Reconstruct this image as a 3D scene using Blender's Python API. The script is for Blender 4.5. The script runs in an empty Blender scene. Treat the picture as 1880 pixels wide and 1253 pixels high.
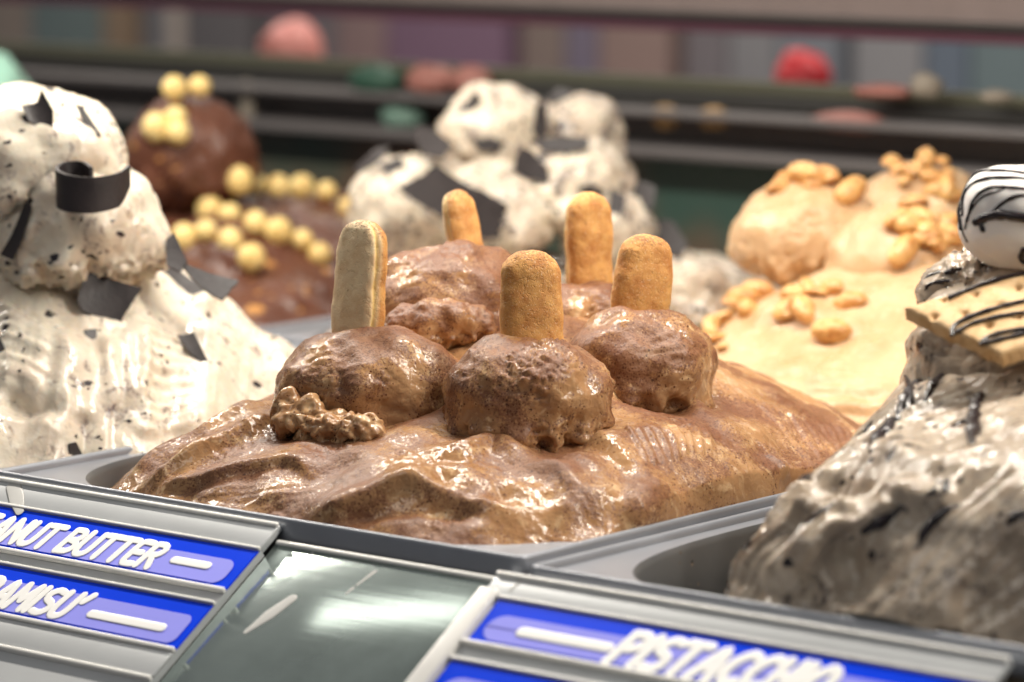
import bpy, bmesh, math, random
import numpy as np
from mathutils import Vector, Matrix
from mathutils.bvhtree import BVHTree

# ---------------------------------------------------------------- camera, world, lamps, exposure
sc = bpy.context.scene
COL = sc.collection
MM = 0.001                                    # everything below is measured in millimetres
F = 6600.0; AZ = math.radians(39.7); PT = math.radians(8.0); D0 = 1320.0
fw = np.array([-math.sin(AZ)*math.cos(PT), math.cos(AZ)*math.cos(PT), -math.sin(PT)])
rt = np.array([math.cos(AZ), math.sin(AZ), 0.0]); up = np.cross(rt, fw)
hz = np.array([-math.sin(AZ), math.cos(AZ), 0.0])
CAM = -(rt*(20/F*D0) + up*(-(1040-626.5)/F*D0) + fw*D0)
cd = bpy.data.cameras.new('camera'); cam = bpy.data.objects.new('camera', cd); COL.objects.link(cam)
cam.matrix_world = Matrix(((rt[0], up[0], -fw[0], CAM[0]*MM), (rt[1], up[1], -fw[1], CAM[1]*MM),
                           (rt[2], up[2], -fw[2], CAM[2]*MM), (0, 0, 0, 1)))
cd.sensor_width = 36; cd.lens = 36*F/1880; cd.clip_start = 0.05; cd.clip_end = 60
cd.dof.use_dof = True; cd.dof.focus_distance = 1.455; cd.dof.aperture_fstop = 6.6; cd.dof.aperture_blades = 7
sc.camera = cam

world = bpy.data.worlds.new('World'); sc.world = world; world.use_nodes = True
bg = world.node_tree.nodes['Background']; bg.inputs[0].default_value = (0.90, 0.91, 0.95, 1); bg.inputs[1].default_value = 0.15

def lamp(name, loc, target, sx, sy, power, col):
    l = bpy.data.lights.new(name, 'AREA'); l.shape = 'RECTANGLE'; l.size = sx*MM; l.size_y = sy*MM
    l.energy = power; l.color = col
    o = bpy.data.objects.new(name, l); COL.objects.link(o)
    o.location = Vector(loc)*MM
    d = (Vector(target)-Vector(loc)).normalized()
    x = Vector((1, 0, 0)); z = -d; y = z.cross(x).normalized(); x = y.cross(z).normalized()
    m = Matrix((x, y, z)).transposed().to_4x4(); m.translation = Vector(loc)*MM; o.matrix_world = m
    return o
lamp('led_strip_lamp', (-250, 245, 430), (-250, 200, 0), 1900, 20, 13.5, (1.0, 0.925, 0.82))
lamp('led_strip_lamp', (-330, 480, 440), (-330, 440, 0), 1900, 24, 1.3, (1.0, 0.89, 0.74))
lamp('room_fill_lamp', (-250, -900, 1500), (-150, 150, 0), 900, 500, 4.5, (1.0, 0.95, 0.88))  # added soft fill from the room side, source unseen
lamp('steel_highlight_lamp', (-375, 58, 430), (-120, 40, 0), 210, 46, 0.12, (1.0, 0.95, 0.85))  # unseen lamp added to make the highlight patch on the steel plate
lamp('far_fill_lamp', (-1200, 1250, 700), (-1200, 1600, 0), 2200, 60, 16.0, (1.0, 0.9, 0.8))  # unseen lamp added to brighten mounds and panels beyond the partition
sc.view_settings.view_transform = 'Standard'; sc.view_settings.look = 'None'
sc.view_settings.exposure = 0.0; sc.view_settings.gamma = 1.0
sc.render.engine = 'CYCLES'
sc.cycles.use_denoising = True
sc.cycles.max_bounces = 8
sc.cycles.sample_clamp_indirect = 6.0

# ---------------------------------------------------------------- geometry helpers
def ray(px, py): return fw + rt*((px-940)/F) - up*((py-626.5)/F)
def pt(px, py, h):                           # point seen at a pixel, h mm beyond the rim corner
    d = ray(px, py); return CAM + d*((h - CAM@hz)/(d@hz))
def pl(px, py, n, o):
    d = ray(px, py); n = np.asarray(n, float); return CAM + d*(((np.asarray(o)-CAM)@n)/(d@n))
def frame(v):                                # (right, away, up) offset -> world
    return rt*v[0] + hz*v[1] + np.array([0, 0, v[2]])
rng = np.random.default_rng(7)
_perm = rng.permutation(256).astype(np.int64); _perm = np.concatenate([_perm]*3)
_g = rng.normal(size=(256, 3)); _g /= np.linalg.norm(_g, axis=1)[:, None]
def noise(P):
    P = np.asarray(P, float); i = np.floor(P).astype(np.int64); f = P-i; i &= 255
    w = f*f*f*(f*(f*6-15)+10); out = 0
    for dx in (0, 1):
        a = _perm[i[:, 0]+dx]; wx = w[:, 0] if dx else 1-w[:, 0]
        for dy in (0, 1):
            b = _perm[a+i[:, 1]+dy]; wy = w[:, 1] if dy else 1-w[:, 1]
            for dz in (0, 1):
                g = _g[_perm[b+i[:, 2]+dz]]; wz = w[:, 2] if dz else 1-w[:, 2]
                out = out + wx*wy*wz*(g[:, 0]*(f[:, 0]-dx)+g[:, 1]*(f[:, 1]-dy)+g[:, 2]*(f[:, 2]-dz))
    return out*1.6
def fbm(P, n=3):
    s = 0; a = 1.0
    for k in range(n): s = s + a*noise(P*(2.03**k)+k*17.3); a *= 0.5
    return s
def sstep(a, b, x):
    t = np.clip((x-a)/(b-a), 0, 1); return t*t*(3-2*t)
def normals(V, Fc):
    n = np.zeros_like(V); p = V[Fc]
    fn = np.cross(p[:, 2]-p[:, 0], (p[:, 3] if Fc.shape[1] == 4 else p[:, 1])-(p[:, 1] if Fc.shape[1] == 4 else p[:, 0]))
    if Fc.shape[1] == 3: fn = -fn
    for k in range(Fc.shape[1]): 
        for c in range(3): n[:, c] += np.bincount(Fc[:, k], weights=fn[:, c], minlength=len(V))
    return n/np.maximum(np.linalg.norm(n, axis=1), 1e-9)[:, None]
def tag(o, label=None, cat=None, group=None, kind=None):
    if label: o['label'] = label
    if cat: o['category'] = cat
    if group: o['group'] = group
    if kind: o['kind'] = kind
    return o
def link(name, me, parent=None, loc=None):
    o = bpy.data.objects.new(name, me); COL.objects.link(o)
    if parent is not None: o.parent = parent
    elif loc is not None: o.location = Vector(loc)*MM
    return o
def worldloc(o):
    p = np.zeros(3)
    while o is not None: p = p + np.array(o.location)/MM; o = o.parent
    return p
def empty(name, loc, label, cat, group=None, kind=None):
    o = bpy.data.objects.new(name, None); COL.objects.link(o); o.location = Vector(loc)*MM
    o.empty_display_size = 0.02
    return tag(o, label, cat, group, kind)
def meshdata(name, V, Fc, mat, attrs=None, smooth=True):
    me = bpy.data.meshes.new(name); V = np.asarray(V, float)*MM
    if isinstance(Fc, np.ndarray):
        k = Fc.shape[1]
        me.vertices.add(len(V)); me.vertices.foreach_set('co', V.ravel())
        me.loops.add(Fc.size); me.loops.foreach_set('vertex_index', Fc.ravel().astype(np.int32))
        me.polygons.add(len(Fc)); me.polygons.foreach_set('loop_start', np.arange(0, Fc.size, k, dtype=np.int32))
        me.update(calc_edges=True)
    else:
        me.from_pydata([tuple(v) for v in V], [], Fc); me.update()
    me.polygons.foreach_set('use_smooth', np.full(len(me.polygons), smooth))
    for n_, a in (attrs or {}).items():
        at = me.attributes.new(n_, 'FLOAT', 'POINT'); at.data.foreach_set('value', np.asarray(a, np.float32))
    me.validate()
    if mat is not None: me.materials.append(mat)
    return me
def mk(name, V, Fc, mat, parent=None, origin=None, attrs=None, smooth=True):
    V = np.asarray(V, float)
    o0 = worldloc(parent) if parent is not None else (np.asarray(origin, float) if origin is not None else np.array([V[:, 0].mean(), V[:, 1].mean(), V[:, 2].min()]))
    me = meshdata(name, V-o0, Fc, mat, attrs, smooth)
    return link(name, me, parent, o0)
_ico = {}
def ico(n):
    if n not in _ico:
        bm = bmesh.new(); bmesh.ops.create_icosphere(bm, subdivisions=n, radius=1)
        bm.verts.ensure_lookup_table()
        _ico[n] = (np.array([v.co[:] for v in bm.verts]), np.array([[v.index for v in f.verts] for f in bm.faces]))
        bm.free()
    return _ico[n]
def grid_faces(nu, nv, wrap=False):
    i = np.arange(nu-1)[:, None]; j = np.arange(nv if wrap else nv-1)[None, :]; j2 = (j+1) % nv
    return np.stack([i*nv+j, i*nv+j2, (i+1)*nv+j2, (i+1)*nv+j], -1).reshape(-1, 4)
def box_bm(bm, lo, hi, bev=0.0):
    lo = np.array(lo, float); hi = np.array(hi, float)
    r = bmesh.ops.create_cube(bm, size=1); vs = r['verts']
    for v in vs: v.co = Vector(((lo+hi)/2 + np.array(v.co)*(hi-lo))*MM)
    if bev > 0:
        es = list({e for v in vs for e in v.link_edges})
        bmesh.ops.bevel(bm, geom=es, offset=bev*MM, segments=3, profile=0.5, affect='EDGES')
def boxobj(name, lo, hi, mat, parent=None, bev=0.0, M4=None, origin=None, smooth=True):
    bm = bmesh.new(); box_bm(bm, lo, hi, bev)
    if M4 is not None: bmesh.ops.transform(bm, matrix=M4, verts=bm.verts)
    o0 = worldloc(parent) if parent is not None else (np.array(origin, float) if origin is not None else np.zeros(3))
    if parent is None and origin is None:
        o0 = np.array(sum((v.co for v in bm.verts), Vector())/len(bm.verts))/MM
    for v in bm.verts: v.co -= Vector(o0)*MM
    me = bpy.data.meshes.new(name); bm.to_mesh(me); bm.free(); me.materials.append(mat)
    if smooth and bev > 0:
        me.polygons.foreach_set('use_smooth', np.full(len(me.polygons), True))
    return link(name, me, parent, o0)
def resample(P, step):
    P = np.asarray(P, float); n = len(P)
    if n > 2:                                  # Catmull-Rom
        Q = np.vstack([2*P[0]-P[1], P, 2*P[-1]-P[-2]]); out = []
        for k in range(n-1):
            a, b, c, d = Q[k:k+4]; m = max(2, int(np.linalg.norm(c-b)/step)); t = np.linspace(0, 1, m, endpoint=False)[:, None]
            out.append(0.5*((2*b)+(-a+c)*t+(2*a-5*b+4*c-d)*t*t+(-a+3*b-3*c+d)*t**3))
        return np.vstack(out+[P[-1:]])
    m = max(2, int(np.linalg.norm(P[1]-P[0])/step)+1); t = np.linspace(0, 1, m)[:, None]
    return P[0]*(1-t)+P[1]*t
def tube(P, rad, nrm=None, flat=1.0, seg=8):
    """round ended tube along P; rad scalar or array; cross-section squashed by flat along nrm. returns V, faces"""
    P = np.asarray(P, float); n = len(P); rad = np.broadcast_to(np.asarray(rad, float), (n,)).copy()
    T = np.gradient(P, axis=0); T /= np.maximum(np.linalg.norm(T, axis=1), 1e-9)[:, None]
    if nrm is None: nrm = np.array([0.21, 0.13, 0.97])
    Nn = np.broadcast_to(nrm, P.shape); B = np.cross(T, Nn); B /= np.maximum(np.linalg.norm(B, axis=1), 1e-9)[:, None]; Nn = np.cross(B, T)
    caps = [(1-math.cos(a), math.sin(a)) for a in (0.35, 0.8, 1.2)]
    rows = [P[0]-T[0]*rad[0]]; rr = []
    ex = [(P[0]-T[0]*rad[0]*(1-c), rad[0]*s, B[0], Nn[0]) for c, s in caps] + [(P[i], rad[i], B[i], Nn[i]) for i in range(n)] + \
         [(P[-1]+T[-1]*rad[-1]*(1-c), rad[-1]*s, B[-1], Nn[-1]) for c, s in reversed(caps)]
    an = np.arange(seg)*2*math.pi/seg
    V = np.vstack([c+np.outer(np.cos(an), b)*r+np.outer(np.sin(an), m)*r*flat for c, r, b, m in ex])
    Fc = [tuple(q) for q in grid_faces(len(ex), seg, True)]
    k = len(V); V = np.vstack([V, P[0]-T[0]*rad[0], P[-1]+T[-1]*rad[-1]])
    for j in range(seg):
        Fc.append((k, (j+1) % seg, j)); b0 = (len(ex)-1)*seg; Fc.append((k+1, b0+j, b0+(j+1) % seg))
    return V, Fc
def joinVF(parts):
    Vs = []; Fs = []; o = 0
    for V, Fc in parts:
        Vs.append(np.asarray(V)); Fs += [tuple(int(i)+o for i in f) for f in Fc]; o += len(V)
    return np.vstack(Vs), Fs

# ---------------------------------------------------------------- material helpers
class NT:
    def __init__(s, name):
        s.m = bpy.data.materials.new(name); s.m.use_nodes = True; s.t = s.m.node_tree
        s.b = s.t.nodes['Principled BSDF']; s.x = -200
        tc = s.t.nodes.new('ShaderNodeTexCoord'); s.obj = tc.outputs['Object']
    def n(s, typ, ins=None, **kw):
        nd = s.t.nodes.new(typ)
        for k, v in kw.items(): setattr(nd, k, v)
        for k, v in (ins or {}).items(): s.put(nd.inputs[k], v)
        return nd
    def put(s, inp, v):
        if hasattr(v, 'is_output'): s.t.links.new(v, inp)
        elif isinstance(v, (tuple, list)) and len(v) == 3 and inp.type == 'RGBA': inp.default_value = (*v, 1)
        else: inp.default_value = v
    def noise(s, scale, detail=3, rough=0.5, vec=None, dist=0.0):
        return s.n('ShaderNodeTexNoise', {'Vector': vec or s.obj, 'Scale': scale, 'Detail': detail, 'Roughness': rough, 'Distortion': dist}).outputs['Fac']
    def voro(s, scale, vec=None, feature='F1', rnd=1.0):
        return s.n('ShaderNodeTexVoronoi', {'Vector': vec or s.obj, 'Scale': scale, 'Randomness': rnd}, feature=feature)
    def map(s, v, a, b, lo=0.0, hi=1.0):
        return s.n('ShaderNodeMapRange', {'Value': v, 'From Min': a, 'From Max': b, 'To Min': lo, 'To Max': hi}, interpolation_type='SMOOTHSTEP').outputs[0]
    def math(s, op, a, b=0.0, c=0.0):
        nd = s.n('ShaderNodeMath', operation=op); s.put(nd.inputs[0], a); s.put(nd.inputs[1], b); s.put(nd.inputs[2], c); return nd.outputs[0]
    def mix(s, f, a, b):
        nd = s.n('ShaderNodeMix', data_type='RGBA'); s.put(nd.inputs['Factor'], f); s.put(nd.inputs[6], a); s.put(nd.inputs[7], b); return nd.outputs[2]
    def attr(s, n): return s.n('ShaderNodeAttribute', attribute_name=n).outputs['Fac']
    def vscale(s, sx, sy, sz):
        return s.n('ShaderNodeMapping', {'Vector': s.obj, 'Scale': (sx, sy, sz)}).outputs[0]
    def bump(s, h, strength, dist, prev=None):
        ins = {'Height': h, 'Strength': strength, 'Distance': dist}
        if prev is not None: ins['Normal'] = prev
        return s.n('ShaderNodeBump', ins).outputs[0]
    def set(s, **kw):
        for k, v in kw.items(): s.put(s.b.inputs[k.replace('_', ' ')], v)
        return s
def simple(name, col, rough=0.5, metal=0.0, bump=0.0, bscale=400, vary=0.12, **kw):
    m = NT(name); nz = m.noise(bscale*0.15, 3)
    dark = tuple(c*(1-vary) for c in col); lite = tuple(min(1, c*(1+vary)) for c in col)
    m.set(Base_Color=m.mix(nz, dark, lite), Roughness=rough, Metallic=metal, **kw)
    if bump: m.set(Normal=m.bump(m.noise(bscale, 3), bump, 0.0005))
    return m.m

def gelato_mat(name, ca, cb, cc=None, dust=None, fleck=None, fleck_scale=170, fleck_keep=0.3, smear=None, rough=(0.16, 0.42), sss=0.25,
               bump=0.5, smear_lo=0.60, fleck2=None):
    m = NT(name)
    big = m.map(m.noise(38, 3, 0.55, dist=0.6), 0.35, 0.68)
    c = m.mix(big, ca, cb)
    if cc is not None: c = m.mix(m.map(m.noise(95, 4, 0.6, dist=1.2), 0.52, 0.72), c, cc)
    if smear is not None:
        sm = m.map(m.noise(60, 5, 0.65, dist=1.6), smear_lo, smear_lo+0.14)
        c = m.mix(m.math('MULTIPLY', sm, m.map(m.noise(600, 4, 0.7), 0.3, 0.62)), c, smear)
    rb = m.map(m.noise(55, 3), 0.35, 0.65, rough[0], rough[1])
    fl = None
    if fleck is not None:
        wv = m.n('ShaderNodeVectorMath', {0: m.obj, 1: m.n('ShaderNodeVectorMath', {0: m.n('ShaderNodeTexNoise', {'Vector': m.obj, 'Scale': 260, 'Detail': 3}).outputs['Color'], 1: (0.006, 0.006, 0.006)}, operation='MULTIPLY').outputs[0]}, operation='ADD').outputs[0]
        for sc_, keep in ((fleck_scale, fleck_keep), (fleck_scale*2.1, fleck_keep*0.8)):
            mp = m.n('ShaderNodeMapping', {'Vector': wv, 'Scale': (1, 1, 1.7), 'Rotation': (0.3, 0.5, 0.2)}).outputs[0]
            v = m.voro(sc_, mp)
            rnd = m.n('ShaderNodeSeparateColor', {0: v.outputs['Color']})
            dens = m.map(m.noise(33, 2), 0.36, 0.66, 0.25, 1.7)
            ok = m.math('LESS_THAN', rnd.outputs[0], m.math('MULTIPLY', dens, keep))
            rad = m.math('MULTIPLY_ADD', rnd.outputs[1], 0.30, 0.10)
            inn = m.map(m.math('SUBTRACT', v.outputs['Distance'], rad), -0.02, 0.05, 1, 0)
            f1 = m.math('MULTIPLY', ok, inn); fl = f1 if fl is None else m.math('MAXIMUM', fl, f1)
        c = m.mix(fl, c, fleck)
    if dust is not None:
        at = m.attr('dust')
        fine = m.noise(1100, 3, 0.7); mid = m.noise(260, 5, 0.7)
        th = m.math('MULTIPLY_ADD', at, 0.66, m.math('MULTIPLY_ADD', mid, 0.75, m.math('MULTIPLY', fine, 1.3)))
        dm = m.map(th, 1.20, 1.36)
        c = m.mix(m.math('MULTIPLY', dm, 0.72), c, tuple(x*1.35 for x in dust))
        pr = m.math('MULTIPLY', at, m.map(mid, 0.34, 0.66, 0.1, 1.7))
        for sc_, kp, r0, r1 in ((900, 1.0, 0.22, 0.46), (560, 0.75, 0.15, 0.38), (340, 0.42, 0.09, 0.27)):
            v = m.voro(sc_); rs = m.n('ShaderNodeSeparateColor', {0: v.outputs['Color']})
            grain = m.math('MULTIPLY', m.math('LESS_THAN', rs.outputs[0], m.math('MULTIPLY', pr, kp)), m.map(v.outputs['Distance'], r0, r1, 1, 0))
            c = m.mix(m.math('MULTIPLY', grain, 0.9), c, dust if sc_ > 400 else tuple(x*0.5 for x in dust))
        rb = m.math('MULTIPLY_ADD', dm, 0.35, rb)
    n1 = m.bump(m.noise(100, 1.0, 0.4, dist=0.5), 0.5*bump, 0.0020)
    n3 = m.bump(m.noise(360, 0.6, 0.4, dist=1.0), 0.8*bump, 0.0006, n1)
    if dust is not None: n3 = m.bump(fine, m.math('MULTIPLY', dm, 0.5), 0.0004, n3)
    m.set(Base_Color=c, Roughness=rb, Normal=n3, IOR=1.42)
    if sss:
        m.set(Subsurface_Weight=sss, Subsurface_Radius=(1.0, 0.6, 0.35), Subsurface_Scale=0.0028)
    return m.m

M = {}
M['tira'] = gelato_mat('tiramisu_gelato', (0.43, 0.245, 0.118), (0.30, 0.155, 0.070), (0.60, 0.40, 0.22), dust=(0.100, 0.030, 0.012), rough=(0.06, 0.20), sss=0.15, bump=0.6)
M['cream'] = gelato_mat('stracciatella_gelato', (0.70, 0.635, 0.52), (0.60, 0.51, 0.41), (0.76, 0.71, 0.61), fleck=(0.030, 0.024, 0.030), fleck_scale=130, fleck_keep=0.13, smear=(0.16, 0.115, 0.115), smear_lo=0.55, rough=(0.08, 0.30), sss=0.35, bump=0.5)
M['strac'] = gelato_mat('marbled_cream_gelato', (0.70, 0.62, 0.50), (0.56, 0.46, 0.37), (0.76, 0.70, 0.58), fleck=(0.030, 0.024, 0.030), fleck_scale=90, fleck_keep=0.20, smear=(0.10, 0.075, 0.08), smear_lo=0.50, rough=(0.1, 0.32), sss=0.3, bump=0.5)
M['cookie'] = gelato_mat('cookie_gelato', (0.46, 0.38, 0.295), (0.33, 0.26, 0.195), (0.58, 0.50, 0.40), fleck=(0.020, 0.016, 0.018), fleck_scale=70, fleck_keep=0.20, smear=(0.05, 0.035, 0.032), smear_lo=0.53, rough=(0.04, 0.16), sss=0.25, bump=0.6)
M['peanut_g'] = gelato_mat('peanut_gelato', (0.60, 0.405, 0.235), (0.51, 0.32, 0.165), (0.64, 0.46, 0.29), smear=(0.52, 0.29, 0.10), smear_lo=0.66, rough=(0.25, 0.5), sss=0.35, bump=0.5)
M['choc_g'] = gelato_mat('chocolate_gelato', (0.115, 0.044, 0.026), (0.085, 0.031, 0.018), (0.14, 0.058, 0.034), fleck=(0.45, 0.22, 0.07), fleck_scale=75, fleck_keep=0.10, rough=(0.22, 0.42), sss=0.1, bump=0.6)
M['pink_g'] = gelato_mat('pink_gelato', (0.80, 0.34, 0.29), (0.72, 0.27, 0.25), rough=(0.3, 0.5), sss=0.1)
M['red_g'] = gelato_mat('red_gelato', (0.62, 0.045, 0.055), (0.5, 0.03, 0.04), rough=(0.3, 0.5), sss=0.1)
M['mint_g'] = gelato_mat('mint_gelato', (0.36, 0.62, 0.50), (0.28, 0.52, 0.42), rough=(0.3, 0.5), sss=0.1)
M['yolk_g'] = gelato_mat('custard_gelato', (0.62, 0.46, 0.20), (0.5, 0.34, 0.14), rough=(0.3, 0.5), sss=0.1)

def finger_mat():
    m = NT('sponge_biscuit'); fc = m.attr('bake'); nz = m.noise(150, 4, 0.6)
    top = m.mix(m.map(nz, 0.35, 0.7), (0.66, 0.34, 0.100), (0.50, 0.205, 0.050))
    bot = m.mix(m.map(nz, 0.3, 0.7), (0.86, 0.68, 0.42), (0.76, 0.54, 0.30))
    c = m.mix(fc, bot, top)
    c = m.mix(m.math('MULTIPLY', m.attr('seam'), 0.85), c, (0.86, 0.60, 0.20))
    c = m.mix(m.map(m.noise(1300, 3, 0.7), 0.57, 0.68, 0, 0.5), c, (0.82, 0.68, 0.46))
    c = m.mix(m.map(m.noise(700, 2, 0.6), 0.34, 0.26, 0, 0.55), c, (0.24, 0.10, 0.03))
    d = m.map(m.math('MULTIPLY_ADD', m.attr('dust'), 0.7, m.noise(900, 4, 0.7)), 0.95, 1.15)
    c = m.mix(m.math('MULTIPLY', d, 0.7), c, (0.13, 0.045, 0.022))
    n = m.bump(m.map(m.noise(520, 3, 0.7), 0.25, 0.5), 0.5, 0.0007); n = m.bump(m.noise(1500, 3, 0.7), 0.4, 0.0004, n)
    ck = m.map(m.n('ShaderNodeTexVoronoi', {'Vector': m.obj, 'Scale': 130.0}, feature='DISTANCE_TO_EDGE').outputs['Distance'], 0.0, 0.035, 1, 0)
    ck = m.math('MULTIPLY', ck, m.map(m.noise(70, 2), 0.56, 0.70)); c = m.mix(m.math('MULTIPLY', ck, 0.35), c, (0.28, 0.12, 0.035)); n = m.bump(m.math('SUBTRACT', 1.0, ck), 0.5, 0.0006, n)
    m.set(Base_Color=c, Roughness=0.72, Normal=n, Subsurface_Weight=0.15, Subsurface_Radius=(1, 0.5, 0.25), Subsurface_Scale=0.0025)
    return m.m
M['finger'] = finger_mat()
def choc_mat():
    m = NT('dark_chocolate'); nz = m.noise(120, 4, 0.6)
    c = m.mix(nz, (0.010, 0.008, 0.009), (0.032, 0.023, 0.024))
    c = m.mix(m.map(m.noise(1400, 3), 0.55, 0.8, 0, 0.35), c, (0.11, 0.085, 0.08))
    st = m.noise(500, 3, 0.6, vec=m.vscale(0.25, 1, 1))
    m.set(Base_Color=c, Roughness=m.map(nz, 0.3, 0.7, 0.42, 0.6), Normal=m.bump(st, 0.3, 0.0006))
    return m.m
M['choc'] = choc_mat()
M['sauce'] = simple('chocolate_sauce', (0.016, 0.010, 0.012), 0.22, bump=0.15, bscale=300)
def nut_mat(name, a, b):
    m = NT(name); oi = m.n('ShaderNodeObjectInfo').outputs['Random']
    c = m.mix(m.map(m.noise(150, 5, 0.65), 0.40, 0.68), a, b)
    c = m.mix(m.math('MULTIPLY', oi, 0.45), c, b)
    m.set(Base_Color=c, Roughness=0.38, Normal=m.bump(m.noise(380, 3), 0.35, 0.0008), Subsurface_Weight=0.2, Subsurface_Radius=(1, 0.5, 0.2), Subsurface_Scale=0.003)
    return m.m
M['nut'] = nut_mat('roasted_peanut', (0.74, 0.46, 0.18), (0.42, 0.17, 0.04))
M['ball'] = nut_mat('cereal_ball', (0.80, 0.63, 0.28), (0.70, 0.48, 0.16))
M['mallow'] = simple('marshmallow', (0.86, 0.82, 0.78), 0.6, bump=0.25, bscale=350, vary=0.04, Subsurface_Weight=0.4, Subsurface_Radius=(1, 0.8, 0.7), Subsurface_Scale=0.004)
def cracker_mat():
    m = NT('graham_cracker'); nz = m.noise(130, 5, 0.65)
    c = m.mix(m.map(nz, 0.35, 0.7), (0.72, 0.50, 0.27), (0.58, 0.35, 0.15))
    c = m.mix(m.map(m.noise(700, 3, 0.7), 0.55, 0.75, 0, 0.5), c, (0.80, 0.62, 0.38))
    m.set(Base_Color=c, Roughness=0.7, Normal=m.bump(m.noise(600, 4, 0.7), 0.5, 0.0008)); return m.m
M['cracker'] = cracker_mat()
def steel_mat(name, col, rough, streak=0.12, smudge=True):
    m = NT(name)
    st = m.noise(260, 4, 0.6, vec=m.vscale(0.03, 1, 1)); sm = m.noise(28, 5, 0.65)
    r = m.math('MULTIPLY_ADD', sm, 0.02, rough-0.03)
    c = m.mix(m.map(sm, 0.4, 0.7), col, tuple(x*0.82 for x in col))
    m.set(Base_Color=c, Metallic=0.72, Roughness=r, Normal=m.bump(st, streak, 0.0004)); return m.m
M['steel'] = steel_mat('brushed_steel', (0.38, 0.45, 0.43), 0.15)
M['pan'] = simple('pan_steel', (0.27, 0.285, 0.32), 0.36, 0.4, bump=0.05, bscale=200, vary=0.15)
def well_mat():
    m = NT('pan_well_steel'); v = m.voro(260); rs = m.n('ShaderNodeSeparateColor', {0: v.outputs['Color']})
    sp = m.math('MULTIPLY', m.math('LESS_THAN', rs.outputs[0], 0.30), m.map(m.math('SUBTRACT', v.outputs['Distance'], m.math('MULTIPLY', rs.outputs[1], 0.25)), 0.0, 0.08, 1, 0))
    c = m.mix(m.noise(30, 4), (0.10, 0.11, 0.12), (0.17, 0.17, 0.17)); c = m.mix(m.math('MULTIPLY', sp, 0.7), c, m.mix(rs.outputs[2], (0.02, 0.015, 0.012), (0.35, 0.27, 0.2)))
    m.set(Base_Color=c, Metallic=0.4, Roughness=0.4); return m.m
M['well'] = well_mat()
M['edge_highlight'] = simple('white_edge_highlight', (0.80, 0.79, 0.76), 0.25, 0.0, vary=0.08)  # white colour stands for highlights along the metal rib and bead edges
M['acryl'] = simple('frosted_label_plate', (0.54, 0.56, 0.57), 0.30, 0.2, bump=0.08, bscale=120, vary=0.2)
M['blue'] = simple('blue_label_card', (0.001, 0.052, 0.86), 0.2, vary=0.08, Specular_IOR_Level=0.15)
M['peri'] = simple('periwinkle_label_field', (0.30, 0.31, 0.96), 0.35, vary=0.05, Specular_IOR_Level=0.2)
M['white'] = simple('white_label_print', (0.92, 0.92, 0.90), 0.5, vary=0.02)
M['black'] = simple('black_rail', (0.030, 0.029, 0.027), 0.45)
M['grey_rail'] = simple('grey_rail', (0.13, 0.12, 0.12), 0.45)
M['floor'] = simple('case_floor', (0.03, 0.03, 0.03), 0.5)

# ---------------------------------------------------------------- sculpting helpers
def dome(X, Y, cx, cy, ax, ay, n, H, q):
    d = (np.abs((X-cx)/ax)**n+np.abs((Y-cy)/ay)**n)**(1/n)
    return H*(1-d**q)
def ray_field(fn, px, py):
    """march the view ray through the height function fn(X, Y)"""
    d = ray(px, py); t = np.linspace(1100, 2400, 2600)[:, None]; P = CAM + d*t
    below = P[:, 2] < fn(P[:, 0], P[:, 1])
    k = int(np.argmax(below)) if below.any() else len(P)-1
    return P[k]
def heightfield(fn, x0, x1, y0, y1, res, zmin):
    xs = np.arange(x0, x1+res, res); ys = np.arange(y0, y1+res, res)
    X, Y = np.meshgrid(xs, ys, indexing='ij'); Z = fn(X, Y)
    V = np.stack([X, Y, np.maximum(Z, zmin-6)], -1).reshape(-1, 3)
    Fc = grid_faces(len(xs), len(ys))[:, ::-1]
    keep = (V[Fc][:, :, 2] > zmin).any(1); Fc = Fc[keep]
    used = np.unique(Fc); re = np.full(len(V), -1); re[used] = np.arange(len(used))
    return V[used], re[Fc]
def fold(V, N, P, amp, w, asym=1.0, fade=True):
    """raise a crest (amp>0) or cut a groove (amp<0) along the polyline P; asym>1: one flank gentler"""
    P = resample(P, 3.0); lo = P.min(0)-w*asym*3; hi = P.max(0)+w*asym*3
    idx = np.where(((V > lo) & (V < hi)).all(1))[0]
    if len(idx) == 0: return np.zeros(len(V))
    Q = V[idx]; best = np.full(len(Q), 1e9); side = np.zeros(len(Q)); par = np.zeros(len(Q))
    for k in range(len(P)-1):
        a = P[k]; b = P[k+1]-a; L = b@b
        t = np.clip(((Q-a)@b)/L, 0, 1); dv = Q-(a+t[:, None]*b); d = np.linalg.norm(dv, axis=1)
        s = (np.cross(b, dv)*N[idx]).sum(1); u = d < best
        best[u] = d[u]; side[u] = s[u]; par[u] = (k+t[u])/(len(P)-1)
    ww = np.where(side > 0, w*asym, w)
    e = amp*np.exp(-(best/ww)**2)
    if fade: e = e*np.clip(np.minimum(par, 1-par)*6, 0, 1)
    out = np.zeros(len(V)); out[idx] = e; return out
BVH = {}
def add_bvh(key, V, Fc, step=1):
    t = BVHTree.FromPolygons(V.tolist(), Fc.tolist()); BVH.setdefault(key, []).append(t)
def hit(px, py, key):
    best = None
    d = Vector(ray(px, py)); o = Vector(CAM)
    for t in BVH.get(key, []):
        p, n, i, ds = t.ray_cast(o, d)
        if p is not None and (best is None or ds < best[2]): best = (np.array(p), np.array(n), ds)
    if best is None: return None
    n = best[1]
    if n @ np.array(d) > 0: n = -n
    return best[0], n
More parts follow.
